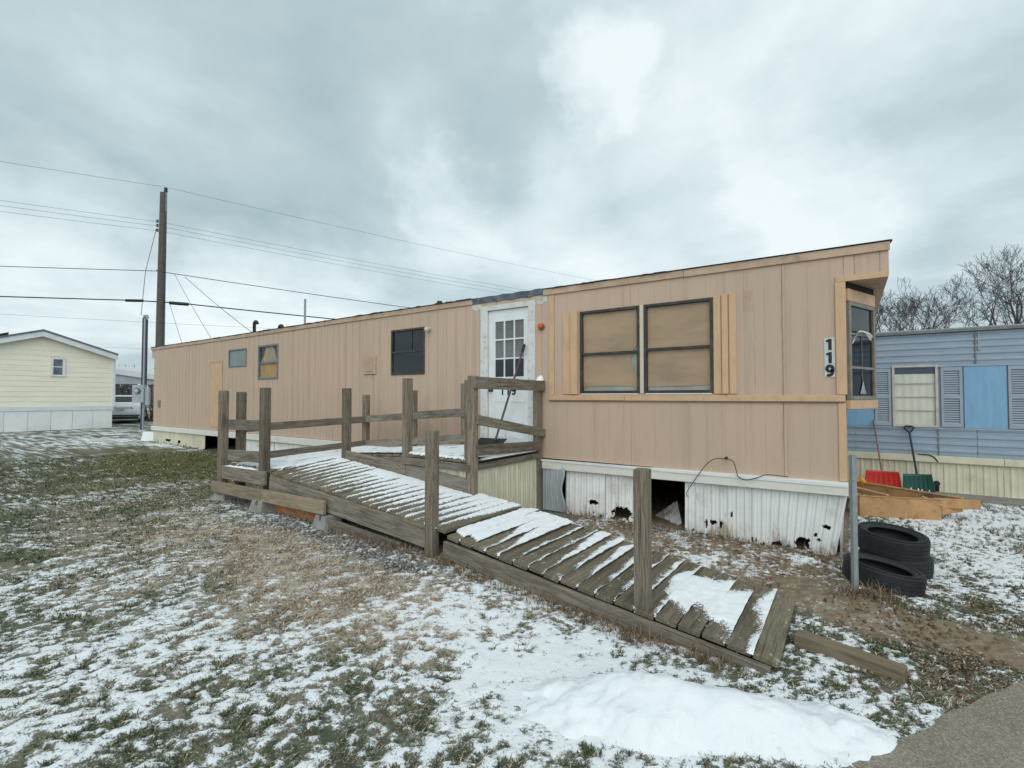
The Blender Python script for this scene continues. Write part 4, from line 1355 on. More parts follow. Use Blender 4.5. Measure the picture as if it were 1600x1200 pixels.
P(-6.96, 5.55, 0.1, 1.635, 0.10, M_woodpost)
P(-5.79, 5.56, 0.1, 1.705, 0.098, M_woodpost)
P(-4.74, 5.60, 0.1, 1.80, 0.095, M_woodpost)
# rails
rl = lambda p0, p1, h=0.14, w=0.038, mat=M_wood: board('rail', p0, p1, w, h, mat, RT)
rl((-7.36, 3.44, 1.20), (-6.36, 3.44, 1.215), 0.145)
rl((-7.36, 3.44, 0.765), (-6.36, 3.44, 0.795), 0.15)
rl((-7.27, 3.64, 1.14), (-6.90, 5.50, 1.21), 0.115)
rl((-7.27, 3.64, 0.70), (-6.90, 5.50, 0.785), 0.125)
rl((-6.90, 5.50, 1.215), (-5.78, 5.50, 1.29), 0.115)
rl((-5.775, 5.50, 1.295), (-4.68, 5.54, 1.37), 0.125)
rl((-6.90, 5.50, 0.785), (-5.78, 5.50, 0.885), 0.12)
rl((-5.775, 5.50, 0.89), (-4.68, 5.54, 0.99), 0.12)
rl((-3.545, 4.345, 1.765), (-3.545, 6.0 - 0.08, 1.755), 0.142)
rl((-3.545, 4.40, 1.335), (-3.545, 5.925, 1.085), 0.115)
rl((-3.545, 4.40, 0.975), (-3.545, 5.82, 0.925), 0.122)
# cream mossy sheets closing the landing
mb = ribbed(-3.66 + 0.0, -3.66 + 1.46, 0.0, 0.735, 0.0125, 0.74, 0.115, 0.008)
part('landing_skirt', mb, M_creampanel, RT, Matrix.Translation((-3.612, 4.43, 0.0)) @ Matrix.Rotation(R_(90), 4, 'Z') @ Matrix.Translation((3.66, 0.0, 0.01)), fix=False)
mb = ribbed(-4.66, -3.69, 0.25, 0.735, 0.0125, 0.5, 0.14, 0.008)
part('landing_skirt', mb, M_creampanel, RT, Matrix.Translation((0, 4.385, 0)), fix=False)
# snow lying on the ramp
slump('a', (-7.3, 3.375, 0.622), (-6.4, 3.37, 0.638), 0.05, 0.02, 4)
slump('b', (-3.60, 5.86, 1.80), (-3.60, 5.93, 1.80), 0.11, 0.10, 5)
slump('c', (-3.585, 4.5, 0.858), (-3.585, 5.8, 0.858), 0.08, 0.035, 6)
me = bpy.data.meshes.new('snow_on_ramp')
me.from_pydata(snow_v, [], snow_f)
me.polygons.foreach_set('use_smooth', [True] * len(me.polygons))
M_rampsnow = M_snow.copy()
M_rampsnow.name = 'crumbling_snow'
gg = G(M_rampsnow.node_tree)
tc_ = gg.node('ShaderNodeTexCoord').outputs['Object']
cv = gg.node('ShaderNodeAttribute', attribute_name='cover').outputs['Fac']
cv = gg.math('ADD', cv, gg.math('ADD', gg.math('MULTIPLY', gg.math('SUBTRACT', gg.noise(tc_, 60.0, 4.0, 0.65), 0.5), 0.9), gg.math('MULTIPLY', gg.math('SUBTRACT', gg.noise(tc_, 210.0, 2.0, 0.5), 0.5), 0.5)))
mx_ = gg.node('ShaderNodeMixShader', {0: gg.step(cv, -0.02, 0.10)})
gg.l.new(gg.node('ShaderNodeBsdfTransparent').outputs[0], mx_.inputs[1])
gg.l.new(gg.n['Principled BSDF'].outputs[0], mx_.inputs[2])
gg.l.new(mx_.outputs[0], gg.n['Material Output'].inputs[0])
me.attributes.new('cover', 'FLOAT', 'POINT').data.foreach_set('value', snow_c)
me.materials.append(M_rampsnow)
kind(put(bpy.data.objects.new('snow_on_ramp', me)), 'stuff')
# snow cap on the post by the wall
mb = MB().lathe([(0.001, 0.045), (0.03, 0.04), (0.052, 0.02), (0.055, 0.002), (0.001, 0.0)], 14)
kind(part('snow_cap', mb, M_snow, RT, Matrix.Translation((-3.62, 5.86, 1.80)), smooth=True), 'stuff')

# what holds the ramp up
pier_me = None
for (px_, py_, lab, rz) in ((-7.36, 3.42, 'grey concrete deck block under the far left corner of the ramp', 0.2), (-6.2, 3.34, 'grey concrete deck block under the tall post, next to the orange board', 0.1), (-4.86, 3.36, 'grey concrete deck block under the ramp, right of the orange board', -0.1)):
    if pier_me is None:
        mb = MB()
        for (a, b) in ((-0.14, -0.025), (0.025, 0.14)):
            mb.hexa([(a * 1.0, -0.14, 0), (b, -0.14, 0), (b, 0.14, 0), (a, 0.14, 0)], [(a * 0.72 if a < 0 else a, -0.095, 0.19), (b * 0.72 if b > 0 else b, -0.095, 0.19), (b * 0.72 if b > 0 else b, 0.095, 0.19), (a * 0.72 if a < 0 else a, 0.095, 0.19)])
        mb.hexa([(-0.0249, -0.139, 0), (0.0249, -0.139, 0), (0.0249, 0.139, 0), (-0.0249, 0.139, 0)], [(-0.0249, -0.11, 0.13), (0.0249, -0.11, 0.13), (0.0249, 0.11, 0.13), (-0.0249, 0.11, 0.13)])
        pier_me = mb.mesh('deck_block', M_conc, bevel=0.008)
    gz = float(ground_z(np.array([px_]), np.array([py_]))[0])
    o = part('deck_block', pier_me, None, None, Matrix.Translation((px_, py_, gz - 0.035)) @ Matrix.Rotation(rz, 4, 'Z'))
    tag(o, lab, 'concrete block', 'concrete blocks under the ramp')
tag(bx('plywood_sheet', plain('orange_plywood', (0.36, 0.17, 0.075), 0.75, 0.25, 5.0, stretch=(2, 2, 8), dirt=(0.2, 0.1, 0.05), dirt_amt=0.5), None, -6.05, -5.13, 3.40, 3.42, 0.09, 0.33), 'orange brown plywood sheet on edge beneath the ramp turn', 'plywood')

# snow shovel leaning on the door
sh = thing('snow_shovel', 'dark snow shovel leaning against the white door on the landing', 'shovel', (-4.27, 5.66, 0.88))
board('handle', (-4.245, 5.70, 0.96), (-3.87, 5.895, 2.335), 0.03, 0.03, plain('grey_wood_handle', (0.10, 0.085, 0.075), 0.7, 0.2), sh, bevel=0.008)
part('grip', MB().tube([(-3.893, 5.883, 2.25), (-3.862, 5.899, 2.365)], 0.021, 8), M_black, sh)


def scoop(name, mat, parent, M, w, h, curve, ribs, th=0.006):
    mb = MB()
    nx, ny = 24, 8
    vs = []
    for lay in (0, 1):
        for i in range(nx + 1):
            for j in range(ny + 1):
                u, v = i / nx - 0.5, j / ny
                flare = 0.88 + 0.12 * (1 - v)
                y_ = -curve * (1 - (1 - v) ** 2) * 0 + curve * (v ** 2) * -0.35 + curve * (2 * u) ** 2 * -0.5 + (0.006 * math.cos(u * ribs * 2 * math.pi) if ribs and v < 0.8 else 0)
                vs.append((u * w * flare, y_ + lay * th, h * v))
    n0 = (nx + 1) * (ny + 1)
    fs = []
    for i in range(nx):
        for j in range(ny):
            q = (i * (ny + 1) + j, (i + 1) * (ny + 1) + j, (i + 1) * (ny + 1) + j + 1, i * (ny + 1) + j + 1)
            fs += [q, tuple(n0 + k for k in q[::-1])]
    for i in range(nx):
        for j in (0, ny):
            a, b = i * (ny + 1) + j, (i + 1) * (ny + 1) + j
            fs.append((a, b, n0 + b, n0 + a))
    for j in range(ny):
        for i in (0, nx):
            a, b = i * (ny + 1) + j, i * (ny + 1) + j + 1
            fs.append((a, b, n0 + b, n0 + a))
    mb.add(vs, fs)
    return part(name, mb, mat, parent, M, smooth=True)


mb = MB()
for i in range(10):
    a, b = i / 10, (i + 1) / 10
    f = lambda t: (t * 0.46 - 0.23, -0.06 * math.sin(math.pi * t) * 0.5)
    mb.hexa([(f(a)[0], -0.17, 0.005), (f(b)[0], -0.17, 0.005), (f(b)[0], -0.165, 0.012), (f(a)[0], -0.165, 0.012)],
            [(f(a)[0], 0.05 + f(a)[1], 0.11), (f(b)[0], 0.05 + f(b)[1], 0.11), (f(b)[0], 0.06 + f(b)[1], 0.115), (f(a)[0], 0.06 + f(a)[1], 0.115)])
part('blade', mb, M_black, sh, Matrix.Translation((-4.31, 5.70, 0.875)) @ Matrix.Rotation(0.12, 4, 'Z'))

# ------------------------------------------------------------------ the blue home behind on the right
YB = 10.72
BH = thing('blue_mobile_home', 'blue corrugated mobile home with grey louvred shutters behind the tan trailer', 'mobile home', (1.5, 12.5, 0))


def corrug(x0, x1, z0, z1, pitch=0.11, amp=0.018):
    n = max(2, round((z1 - z0) / pitch))
    pr = []
    for i in range(n):
        a = z0 + (z1 - z0) * i / n
        h = (z1 - z0) / n
        pr += [(a, 0), (a + h * 0.45, -amp * 0.25), (a + h * 0.62, -amp), (a + h * 0.9, -amp)]
    pr.append((z1, 0))
    vs, fs = [], []
    for u in (x0, x1):
        vs += [(u, yy, zz__) for zz__, yy in pr]
    k = len(pr)
    for i in range(k - 1):
        fs.append((i, k + i, k + i + 1, i + 1))
    vs += [(x0, 0.05, z0), (x0, 0.05, z1), (x1, 0.05, z1), (x1, 0.05, z0)]
    return MB().add(vs, fs)


MBm = Matrix.Translation((0, YB, 0))
for a, b in ((-4.0, -1.9), (-1.9, 0.1), (0.1, 1.70), (1.705, 3.9), (3.9, 6.5), (6.5, 9.0)):
    part('upper_siding', corrug(a, b - 0.006, 2.13, 2.67), M_blue, BH, MBm)
    part('lower_siding', corrug(a, b - 0.006, 0.62, 1.09), M_blue, BH, MBm)
bx('wall', M_blueshut, BH, -4, 9, YB + 0.004, YB + 3.6, 0.55, 2.66)
bx('roof', M_roof, BH, -4.1, 9.1, YB - 0.05, YB + 3.7, 2.685, 2.735)
bx('gutter', M_greyframe, BH, -4.1, 9.1, YB - 0.07, YB - 0.052, 2.665, 2.715, 0.003)
bx('seam_strip', M_greyframe, BH, 1.695, 1.712, YB - 0.024, YB - 0.002, 2.14, 2.66)
bx('seam_strip', M_blueshut, BH, 1.735, 1.755, YB - 0.022, YB - 0.002, 2.35, 2.66)
bx('seam_strip', M_greyframe, BH, 1.22, 1.235, YB - 0.024, YB - 0.002, 0.63, 1.08)
bx('belt', M_blue, BH, -4, 9, YB - 0.03, YB + 0.003, 2.095, 2.128, 0.003)
bx('belt', M_blue, BH, -4, 9, YB - 0.03, YB + 0.003, 1.062, 1.088, 0.003)
for a, b in ((-4, -1), (-1, 2.0), (2.0, 5.5), (5.5, 9)):
    board('skirt_ledge', (a, YB - 0.03, 0.565), (b - 0.004, YB - 0.03, 0.565), 0.05, 0.11, M_skirtcream, BH, bevel=0.004)
    part('skirt_panel', ribbed(a, b - 0.004, -0.02, 0.52, 0.016, 0.56, 0.16, 0.010), M_skirtcream, BH, Matrix.Translation((0, YB + 0.01, 0)), fix=False)
for x0, x1 in ((-1.2, 0.375), (1.555, 2.055)):
    bx('blue_panel', M_bluepanel, BH, x0, x1, YB - 0.02, YB - 0.001, 1.09, 2.094, 0.003)


def shutter(x0, x1):
    z0_, z1_ = 1.10, 2.09
    mb = MB()
    cx = (x0 + x1) / 2
    w_ = (x1 - x0) / 2
    for a, b, c_, e_ in ((-w_, -w_ + 0.035, z0_, z1_), (w_ - 0.035, w_, z0_, z1_), (-w_ + 0.035, w_ - 0.035, z1_ - 0.06, z1_), (-w_ + 0.035, w_ - 0.035, z0_, z0_ + 0.06), (-w_ + 0.035, w_ - 0.035, 1.57, 1.625)):
        mb.box(a, b, -0.03, 0, c_, e_)
    s_ = part('shutter', mb, M_blueshut, BH, Matrix.Translation((cx, YB - 0.002, 0)))
    mb = MB()
    for (c_, e_) in ((z0_ + 0.06, 1.57), (1.625, z1_ - 0.06)):
        n = int((e_ - c_) / 0.036)
        for i in range(n):
            q = c_ + (e_ - c_) * i / n
            mb.hexa([(-w_ + .035, -0.026, q), (w_ - .035, -0.026, q), (w_ - .035, -0.020, q - 0.002), (-w_ + .035, -0.020, q - 0.002)], [(-w_ + .035, -0.006, q + 0.03), (w_ - .035, -0.006, q + 0.03), (w_ - .035, -0.001, q + 0.028), (-w_ + .035, -0.001, q + 0.028)])
    kind(part('louvre', mb, M_blueshut, s_, Matrix.Translation((cx, YB - 0.002, 0))), 'stuff')


for x0, x1 in ((0.385, 0.615), (1.27, 1.535), (2.07, 2.33)):
    shutter(x0, x1)
for x0, x1 in ((0.63, 1.235), (2.36, 3.0)):
    z0_, z1_ = 1.09, 2.14
    mb = MB()
    cx, w_ = (x0 + x1) / 2, (x1 - x0) / 2
    for a, b, c_, e_ in ((-w_, -w_ + 0.035, z0_, z1_), (w_ - 0.035, w_, z0_, z1_), (-w_ + 0.035, w_ - 0.035, z1_ - 0.035, z1_), (-w_ + 0.035, w_ - 0.035, z0_, z0_ + 0.035)):
        mb.box(a, b, -0.045, 0, c_, e_)
    for v in (1.37, 1.60, 1.83):
        mb.box(-w_ + 0.035, w_ - 0.035, -0.03, -0.01, v - 0.006, v + 0.006)
    w = part('window', mb, M_alum, BH, Matrix.Translation((cx, YB - 0.001, 0)))
    for a, b in ((z0_ + .035, 1.364), (1.376, 1.594), (1.606, 1.824), (1.836, z1_ - .035)):
        part('pane', MB().box(x0 + .036, x1 - .036, YB - 0.022, YB - 0.019, a, b), M_glassc, w)
    mb = MB()
    n = 26
    for i in range(n):
        a, b = x0 + .036 + (x1 - x0 - .072) * i / n, x0 + .036 + (x1 - x0 - .072) * (i + 1) / n
        f = lambda u: YB - 0.008 + 0.003 * math.sin(u * 60)
        mb.add([(a, f(a), z0_ + .035), (b, f(b), z0_ + .035), (b, f(b), 2.0), (a, f(a), 2.0)], [(0, 1, 2, 3)])
    part('curtain', mb, M_creamblind, w, fix=False)
    part('valance', MB().box(x0 + .036, x1 - .036, YB - 0.014, YB - 0.004, 1.99, z1_ - .035), M_navy, w)
part('hose', MB().tube([(0.95, YB - 0.065, 0.632), (1.1, YB - 0.065, 0.628), (1.16, YB - 0.065, 0.6), (1.21, YB - 0.062, 0.52)], 0.009, 6), M_black, BH)
mb = MB().tube([(1.19, YB - 0.02, 0.16), (1.19, YB - 0.05, 0.16)], 0.045, 8).tube([(1.19, YB - 0.02, 0.02), (1.19, YB - 0.05, 0.05), (1.19, YB - 0.06, 0.12)], 0.03, 8)
part('drain_pipe', mb, M_black, BH)

# raised bed of old boards with a lath across it
BD = thing('board_frame', 'open frame of rust stained tan boards lying behind the stacked tyres', 'wooden frame', (0.5, 8.4, 0))
mb = MB()
fr0, fl0 = V3((0.961, 8.325, 0)), V3((0.10, 8.04, 0))
br0, bl0 = V3((1.20, 8.545, 0)), V3((0.06, 9.32, 0))
board('side_board', fl0 + V3((0, 0, 0.13)), fr0 + V3((0, 0, 0.13)), 0.035, 0.265, M_rustboard, BD)
board('cap_lath', fl0 + V3((0, 0.01, 0.272)), fr0 + V3((0, 0.01, 0.272)), 0.06, 0.014, M_rustboard, BD)
board('side_board', br0 + V3((0, 0, 0.19)), bl0 + V3((0, 0, 0.19)), 0.035, 0.17, M_rustboard, BD)
board('cap_lath', br0 + V3((0, 0, 0.283)), bl0 + V3((0, 0, 0.283)), 0.07, 0.016, M_rustboard, BD)
board('end_board', fl0 + V3((-0.02, 0.02, 0.13)), bl0 + V3((0.0, -0.03, 0.13)), 0.03, 0.25, M_rustboard, BD)
board('end_board', fr0 + V3((0.0, 0.02, 0.16)), br0 + V3((-0.03, -0.01, 0.19)), 0.03, 0.17, M_rustboard, BD)
board('cross_lath', (0.05, 8.5, 0.315), (0.42, 8.2, 0.29), 0.03, 0.022, M_peach, BD)
board('tongue_board', (0.90, 8.36, 0.225), (1.36, 8.50, 0.225), 0.035, 0.12, M_rustboard, BD)
board('cross_lath', (0.78, 8.38, 0.29), (0.98, 8.30, 0.20), 0.022, 0.016, M_peach, BD)
mb = MB()
for k in range(5):
    mb.tube([(0.76 + 0.03 * k, 8.37, 0.29), (0.80 + 0.03 * k, 8.42, 0.31 - 0.004 * k), (0.83 + 0.045 * k, 8.46, 0.288)], 0.007, 5)
part('twine', mb, M_bark, BD)

# shovels leaning on the blue home
rs = thing('snow_shovel', 'bright red plastic snow shovel blade leaning on cream skirting of the blue home', 'shovel', (0.62, 10.3, 0), group='snow shovels by the blue home')
scoop('blade', M_red, rs, Matrix.Translation((0.455, 10.30, 0.10)) @ Matrix.Rotation(-0.14, 4, 'X'), 0.50, 0.25, 0.10, 7)
board('handle', (0.45, 10.36, 0.33), (0.37, 10.62, 1.12), 0.024, 0.024, plain('rusty_handle', (0.25, 0.13, 0.11), 0.6, 0.3), rs, bevel=0.008)
part('grip', MB().tube([(0.374, 10.61, 1.09), (0.362, 10.63, 1.19)], 0.02, 8), M_greyframe, rs)
gs = thing('snow_shovel', 'dark green plastic snow shovel with black D grip and snow on its ribs', 'shovel', (1.0, 10.3, 0), group='snow shovels by the blue home')
scoop('blade', M_green, gs, Matrix.Translation((0.915, 10.24, 0.045)) @ Matrix.Rotation(-0.15, 4, 'X') @ Matrix.Rotation(-0.05, 4, 'Y'), 0.41, 0.30, 0.10, 7)
M_shaft = plain('navy_shaft', (0.02, 0.028, 0.05), 0.4, 0.2)
part('handle', MB().tube([(0.91, 10.27, 0.26), (0.845, 10.60, 1.0)], 0.016, 8), M_shaft, gs)
pts = [(0.845, 10.60, 0.99), (0.80, 10.618, 1.04), (0.775, 10.63, 1.085), (0.80, 10.635, 1.10), (0.88, 10.635, 1.10), (0.905, 10.63, 1.085), (0.885, 10.618, 1.04), (0.845, 10.60, 0.99)]
part('grip', MB().tube(pts, 0.014, 7), M_black, gs)
mb = MB()
for k in range(7):
    xx = 0.77 + 0.046 * k
    l_ = 0.05 + 0.03 * math.sin(k * 2.3)
    mb.tube([(xx, 10.225, 0.05), (xx + 0.004, 10.232, 0.05 + l_)], [0.013, 0.008], 6)
kind(part('snow_on_ribs', mb, M_snow, gs, smooth=True), 'stuff')
yt = thing('yellow_scoop', 'small yellow plastic scoop on the tan boards beside the trailer corner', 'scoop', (0.12, 9.0, 0.3))
part('bowl', MB().lathe([(0.02, 0), (0.045, 0.02), (0.062, 0.07), (0.055, 0.07), (0.04, 0.024), (0.013, 0.008)], 14), M_yellow, yt, Matrix.Translation((0.125, 9.0, 0.32)) @ Matrix.Rotation(0.9, 4, 'Y'), smooth=True)
part('handle', MB().tube([(0.13, 9.0, 0.33), (0.02, 8.98, 0.36), (-0.08, 8.97, 0.31)], 0.016, 7), M_yellow, yt)

# tyres and the steel post by the corner
def tyre(lab, M, r=0.335, w=0.205, ri=0.226, grp='old tyres piled by the trailer corner'):
    t = bpy.data.objects.new('tyre', None)
    put(t, None, M)
    tag(t, lab, 'tyre', grp)
    h = w / 2
    prof = [(ri, -h * .62), (ri + 0.012, -h * .80), (ri + 0.035, -h * .93), (ri + 0.08, -h), (r - 0.03, -h * .93), (r - 0.008, -h * .80), (r - 0.008, h * .80), (r - 0.03, h * .93), (ri + 0.08, h), (ri + 0.035, h * .93), (ri + 0.012, h * .80), (ri, h * .72), (ri + 0.012, h * .60), (r - 0.03, h * .7), (r - 0.022, 0), (r - 0.03, -h * .7), (ri + 0.012, -h * .55)]
    part('carcass', MB().lathe(prof, 56), M_rubber, t, M, smooth=True)
    mb = MB()
    bands = [(-0.80, -0.55), (-0.50, -0.20), (-0.15, 0.15), (0.20, 0.50), (0.55, 0.80)]
    for bi, (a, b) in enumerate(bands):
        n = 96
        for k in range(n):
            a0, a1 = 2 * math.pi * (k + 0.04 + 0.3 * (bi % 2)) / n, 2 * math.pi * (k + (0.97 if bi % 2 else 0.9) + 0.3 * (bi % 2)) / n
            ro, rn = r - 0.003 - 0.003 * (bi in (0, 4)), r - 0.010
            mb.hexa([(rn * math.cos(a0), rn * math.sin(a0), a * h), (ro * math.cos(a0), ro * math.sin(a0), a * h), (ro * math.cos(a1), ro * math.sin(a1), a * h), (rn * math.cos(a1), rn * math.sin(a1), a * h)],
                    [(rn * math.cos(a0), rn * math.sin(a0), b * h), (ro * math.cos(a0), ro * math.sin(a0), b * h), (ro * math.cos(a1), ro * math.sin(a1), b * h), (rn * math.cos(a1), rn * math.sin(a1), b * h)])
    kind(part('tread', mb, M_rubber, t, M), 'stuff')
    part('bead_ring', MB().lathe([(ri + 0.045, h * .95), (ri + 0.05, h * 1.02), (ri + 0.062, h * 1.02), (ri + 0.068, h * .97)], 56), M_rubber, t, M, smooth=True)
    return t


tyre('black tyre at the bottom of the pile, flat on the ground', Matrix.Translation((0.345, 5.93, 0.035)) @ Matrix.Rotation(R_(2), 4, 'Y'), 0.285, 0.18, 0.185)
tyre('black tyre on top of the pile with its dark hole facing up', Matrix.Translation((0.321, 5.912, 0.22)) @ Matrix.Rotation(YAW, 4, 'Z') @ Matrix.Rotation(R_(6), 4, 'X') @ Matrix.Rotation(R_(2), 4, 'Y'), 0.285, 0.185, 0.19)
vd = Matrix.Rotation(YAW, 4, 'Z')
tyre('black tyre leaning at a slant in front of the pile, behind the steel post', Matrix.Translation((0.217, 5.16, 0.105)) @ vd @ Matrix.Rotation(R_(8), 4, 'Y') @ Matrix.Rotation(R_(3), 4, 'X') @ vd.inverted(), 0.283, 0.175, 0.185)
mb = MB()
s_, t_ = 0.0175, 0.003
mb.box(-s_, s_, -s_, -s_ + t_, -0.3, 1.14).box(-s_, s_, s_ - t_, s_, -0.3, 1.14).box(-s_, -s_ + t_, -s_ + t_, s_ - t_, -0.3, 1.14).box(s_ - t_, s_, -s_ + t_, s_ - t_, -0.3, 1.14)
tag(part('steel_post', mb, M_galv, None, Matrix.Translation((0.022, 4.695, 0)) @ Matrix.Rotation(YAW, 4, 'Z')), 'square grey galvanised steel post standing before the tyres', 'post')
tag(board('ground_timber', (-0.30, 3.68, 0.035), (0.245, 3.56, 0.02), 0.10, 0.085, M_timber, None), 'short brown timber lying on the ground at the ramp foot', 'timber')

# heap of shovelled snow in front of the ramp foot
mb = MB()
n = 150
m_ = 110
vs, fs = [], []
ca, sa = math.cos(0.46), math.sin(0.46)
us, vs_ = np.meshgrid(np.linspace(-1.35, 1.35, n + 1), np.linspace(-0.75, 0.75, m_ + 1), indexing='ij')
uu, vv = us.ravel(), vs_.ravel()
wx = uu * ca - vv * sa - 0.63
wy = uu * sa + vv * ca + 2.545
rr_ = np.sqrt((uu / 0.80) ** 2 + (vv / 0.26) ** 2) + 0.55 * (fbm(wx * 2.6, wy * 2.6, 4, 51) - 0.5) + 0.34 * (fbm(wx * 11, wy * 11, 4, 52, 0.65) - 0.5)
hh = 0.125 * (1 - sm(0.0, 1.30, rr_)) ** 0.95 * (1 + 0.55 * (fbm(wx * 3.1, wy * 3.1, 3, 55) - 0.5)) + 0.040 * (1 - sm(0.6, 1.6, rr_)) - 0.022
hh = hh + 0.03 * gauss(uu, vv, -0.3, 0.1, 0.35, 0.16) + 0.012 * np.sin((vv * 2.2 + uu * 0.5) * 9 + 2 * fbm(wx * 2, wy * 2, 2, 57)) * (1 - sm(0.5, 1.0, rr_)) + 0.022 * (fbm(wx * 12, wy * 12, 4, 58, 0.6) - 0.5) * (1 - 0.6 * (rr_ < 0.7))
hz = ground_z(wx, wy) + hh
idx = np.arange((n + 1) * (m_ + 1)).reshape(n + 1, m_ + 1)
q = np.stack([idx[:-1, :-1], idx[1:, :-1], idx[1:, 1:], idx[:-1, 1:]], -1).reshape(-1, 4)
q = q[(hh[q].max(1) > -0.02)]
m, gg, b_ = new_mat('heaped_snow')
pos = gg.node('ShaderNodeNewGeometry').outputs['Position']
nn = gg.noise(pos, 7.0, 5.0, 0.6)
c = gg.mix(nn, (0.76, 0.80, 0.83), (0.86, 0.88, 0.895))
dn = gg.noise(gg.scalevec(pos, (2.6, 2.6, 5)), 1.5, 7.0, 0.72)
c = gg.mix(gg.math('MULTIPLY', gg.step(dn, 0.58, 0.75), 0.5), c, (0.52, 0.48, 0.42))
gg.put(b_.inputs['Base Color'], c)
b_.inputs['Roughness'].default_value = 0.75
b_.inputs['Specular IOR Level'].default_value = 0.2
bp = gg.node('ShaderNodeBump', {'Strength': 0.3, 'Distance': 0.02, 'Height': gg.math('ADD', gg.noise(pos, 16.0, 5.0, 0.6), gg.math('MULTIPLY', gg.noise(pos, 90.0, 3.0, 0.6), 0.25))})
gg.l.new(bp.outputs[0], b_.inputs['Normal'])
me = np_mesh('snow_heap', np.stack([wx, wy, hz], 1), [q], m, True)
tag(put(bpy.data.objects.new('snow_heap', me)), 'smooth white heap of shovelled snow on the grass below the ramp foot', 'snow heap')

# ------------------------------------------------------------------ far left: yellow house, car, shed, poles and wires
def LD(lat, dep, z=0.0):
    """a place on the far lots, given as metres across and metres out along the lane's own axes"""
    return V3((lat * math.cos(YAW) - dep * math.sin(YAW), lat * math.sin(YAW) + dep * math.cos(YAW), z))


YH = thing('yellow_house', 'pale yellow house with white gable trim and pale blue skirting at the left edge', 'house', (-26.55, 5.2, 0), R_(90))
MH = Matrix.Translation((-26.55, 5.2, 0)) @ Matrix.Rotation(R_(90), 4, 'Z')
HW, ZS, ZE, ZR = 2.33, 1.2, 3.326, 4.10
slope = (ZR - ZE) / HW
zl = ZS
while zl < ZR - 0.05:
    zu = min(zl + 0.205, ZR - 0.02)
    wl = min(HW, (ZR - zl) / slope)
    wu = min(HW, max(0.02, (ZR - zu) / slope))
    for x0, x1, u0, u1 in ([(-wl, wl, -wu, wu)] if not (2.36 < (zl + zu) / 2 < 3.26) else [(-wl, 0.30, -wu, 0.30), (0.715, wl, 0.715, wu)]):
        mb = MB().hexa([(x0, -0.018, zl), (x1, -0.018, zl), (x1, 0.02, zl), (x0, 0.02, zl)], [(u0, -0.006, zu), (u1, -0.006, zu), (u1, 0.02, zu), (u0, 0.02, zu)])
        part('lap_board', mb, M_yelsid, YH, MH)
    zl = zu
mb = MB().hexa([(-HW, 0.025, ZS), (HW, 0.025, ZS), (HW, 14, ZS), (-HW, 14, ZS)], [(-HW, 0.025, ZE), (HW, 0.025, ZE), (HW, 14, ZE), (-HW, 14, ZE)])
mb.add([(-HW, 0.025, ZE), (HW, 0.025, ZE), (0, 0.025, ZR), (-HW, 14, ZE), (HW, 14, ZE), (0, 14, ZR)], [(0, 1, 2), (5, 4, 3)])
part('wall', mb, M_yelsid, YH, MH)
for s_ in (-1, 1):
    p0, p1 = V3((0, -0.24, ZR + 0.10)), V3((s_ * (HW + 0.09), -0.24, ZR + 0.10 - slope * (HW + 0.09)))
    mb = MB().hexa([(0, -0.30, ZR + 0.12), (0, 14.3, ZR + 0.12), (p1.x, 14.3, p1.z + 0.02), (p1.x, -0.30, p1.z + 0.02)], [(0, -0.30, ZR + 0.19), (0, 14.3, ZR + 0.19), (p1.x, 14.3, p1.z + 0.09), (p1.x, -0.30, p1.z + 0.09)])
    part('roof', mb, M_shingle, YH, MH)
    mb = MB().hexa([(0, -0.27, ZR - 0.09), (p1.x, -0.27, p1.z - 0.19), (p1.x, -0.235, p1.z - 0.19), (0, -0.235, ZR - 0.09)], [(0, -0.27, ZR + 0.118), (p1.x, -0.27, p1.z + 0.018), (p1.x, -0.235, p1.z + 0.018), (0, -0.235, ZR + 0.118)])
    part('barge_board', mb, M_white, YH, MH)
    part('eave_soffit', MB().hexa([(s_ * HW, -0.23, ZE - 0.03), (p1.x, -0.23, ZE - 0.05), (p1.x, 14.2, ZE - 0.05), (s_ * HW, 14.2, ZE - 0.03)], [(s_ * HW, -0.23, ZE - 0.01), (p1.x, -0.23, ZE - 0.03), (p1.x, 14.2, ZE - 0.03), (s_ * HW, 14.2, ZE - 0.01)]), M_white, YH, MH)
    part('corner_post', MB().box(s_ * HW - 0.05 + 0.03 * s_, s_ * HW + 0.05 + 0.03 * s_, -0.045, 0.06, ZS, ZE - 0.01), M_white, YH, MH)
part('roof_vent', MB().hexa([(-1.15, 2, ZR - 0.35), (-0.6, 2, ZR - 0.17), (-0.6, 2.6, ZR - 0.17), (-1.15, 2.6, ZR - 0.35)], [(-1.15, 2, ZR - 0.02), (-0.6, 2, ZR + 0.18), (-0.6, 2.6, ZR + 0.18), (-1.15, 2.6, ZR - 0.02)]), M_black, YH, MH)
part('band', MB().box(-HW - 0.02, HW + 0.02, -0.05, 0.02, 1.04, ZS - 0.003), M_white, YH, MH)
for k in range(7):
    a = -HW + 4.66 * k / 7
    part('skirt_panel', MB().box(a + 0.012, a + 0.666 - 0.012, -0.022, 0.0, 0.0, 1.037), M_paleskirt, YH, MH)
part('skirt_wall', MB().box(-HW, HW, 0.002, 14, 0.0, 1.19), M_paleskirt, YH, MH)
mb = MB()
for a, b, c_, e_ in ((0.285, 0.365, 2.43, 3.20), (0.65, 0.73, 2.43, 3.20), (0.365, 0.65, 3.13, 3.20), (0.365, 0.65, 2.43, 2.50), (0.365, 0.65, 2.80, 2.835)):
    mb.box(a, b, -0.06, 0.03, c_, e_)
w = part('window', mb, M_white, YH, MH)
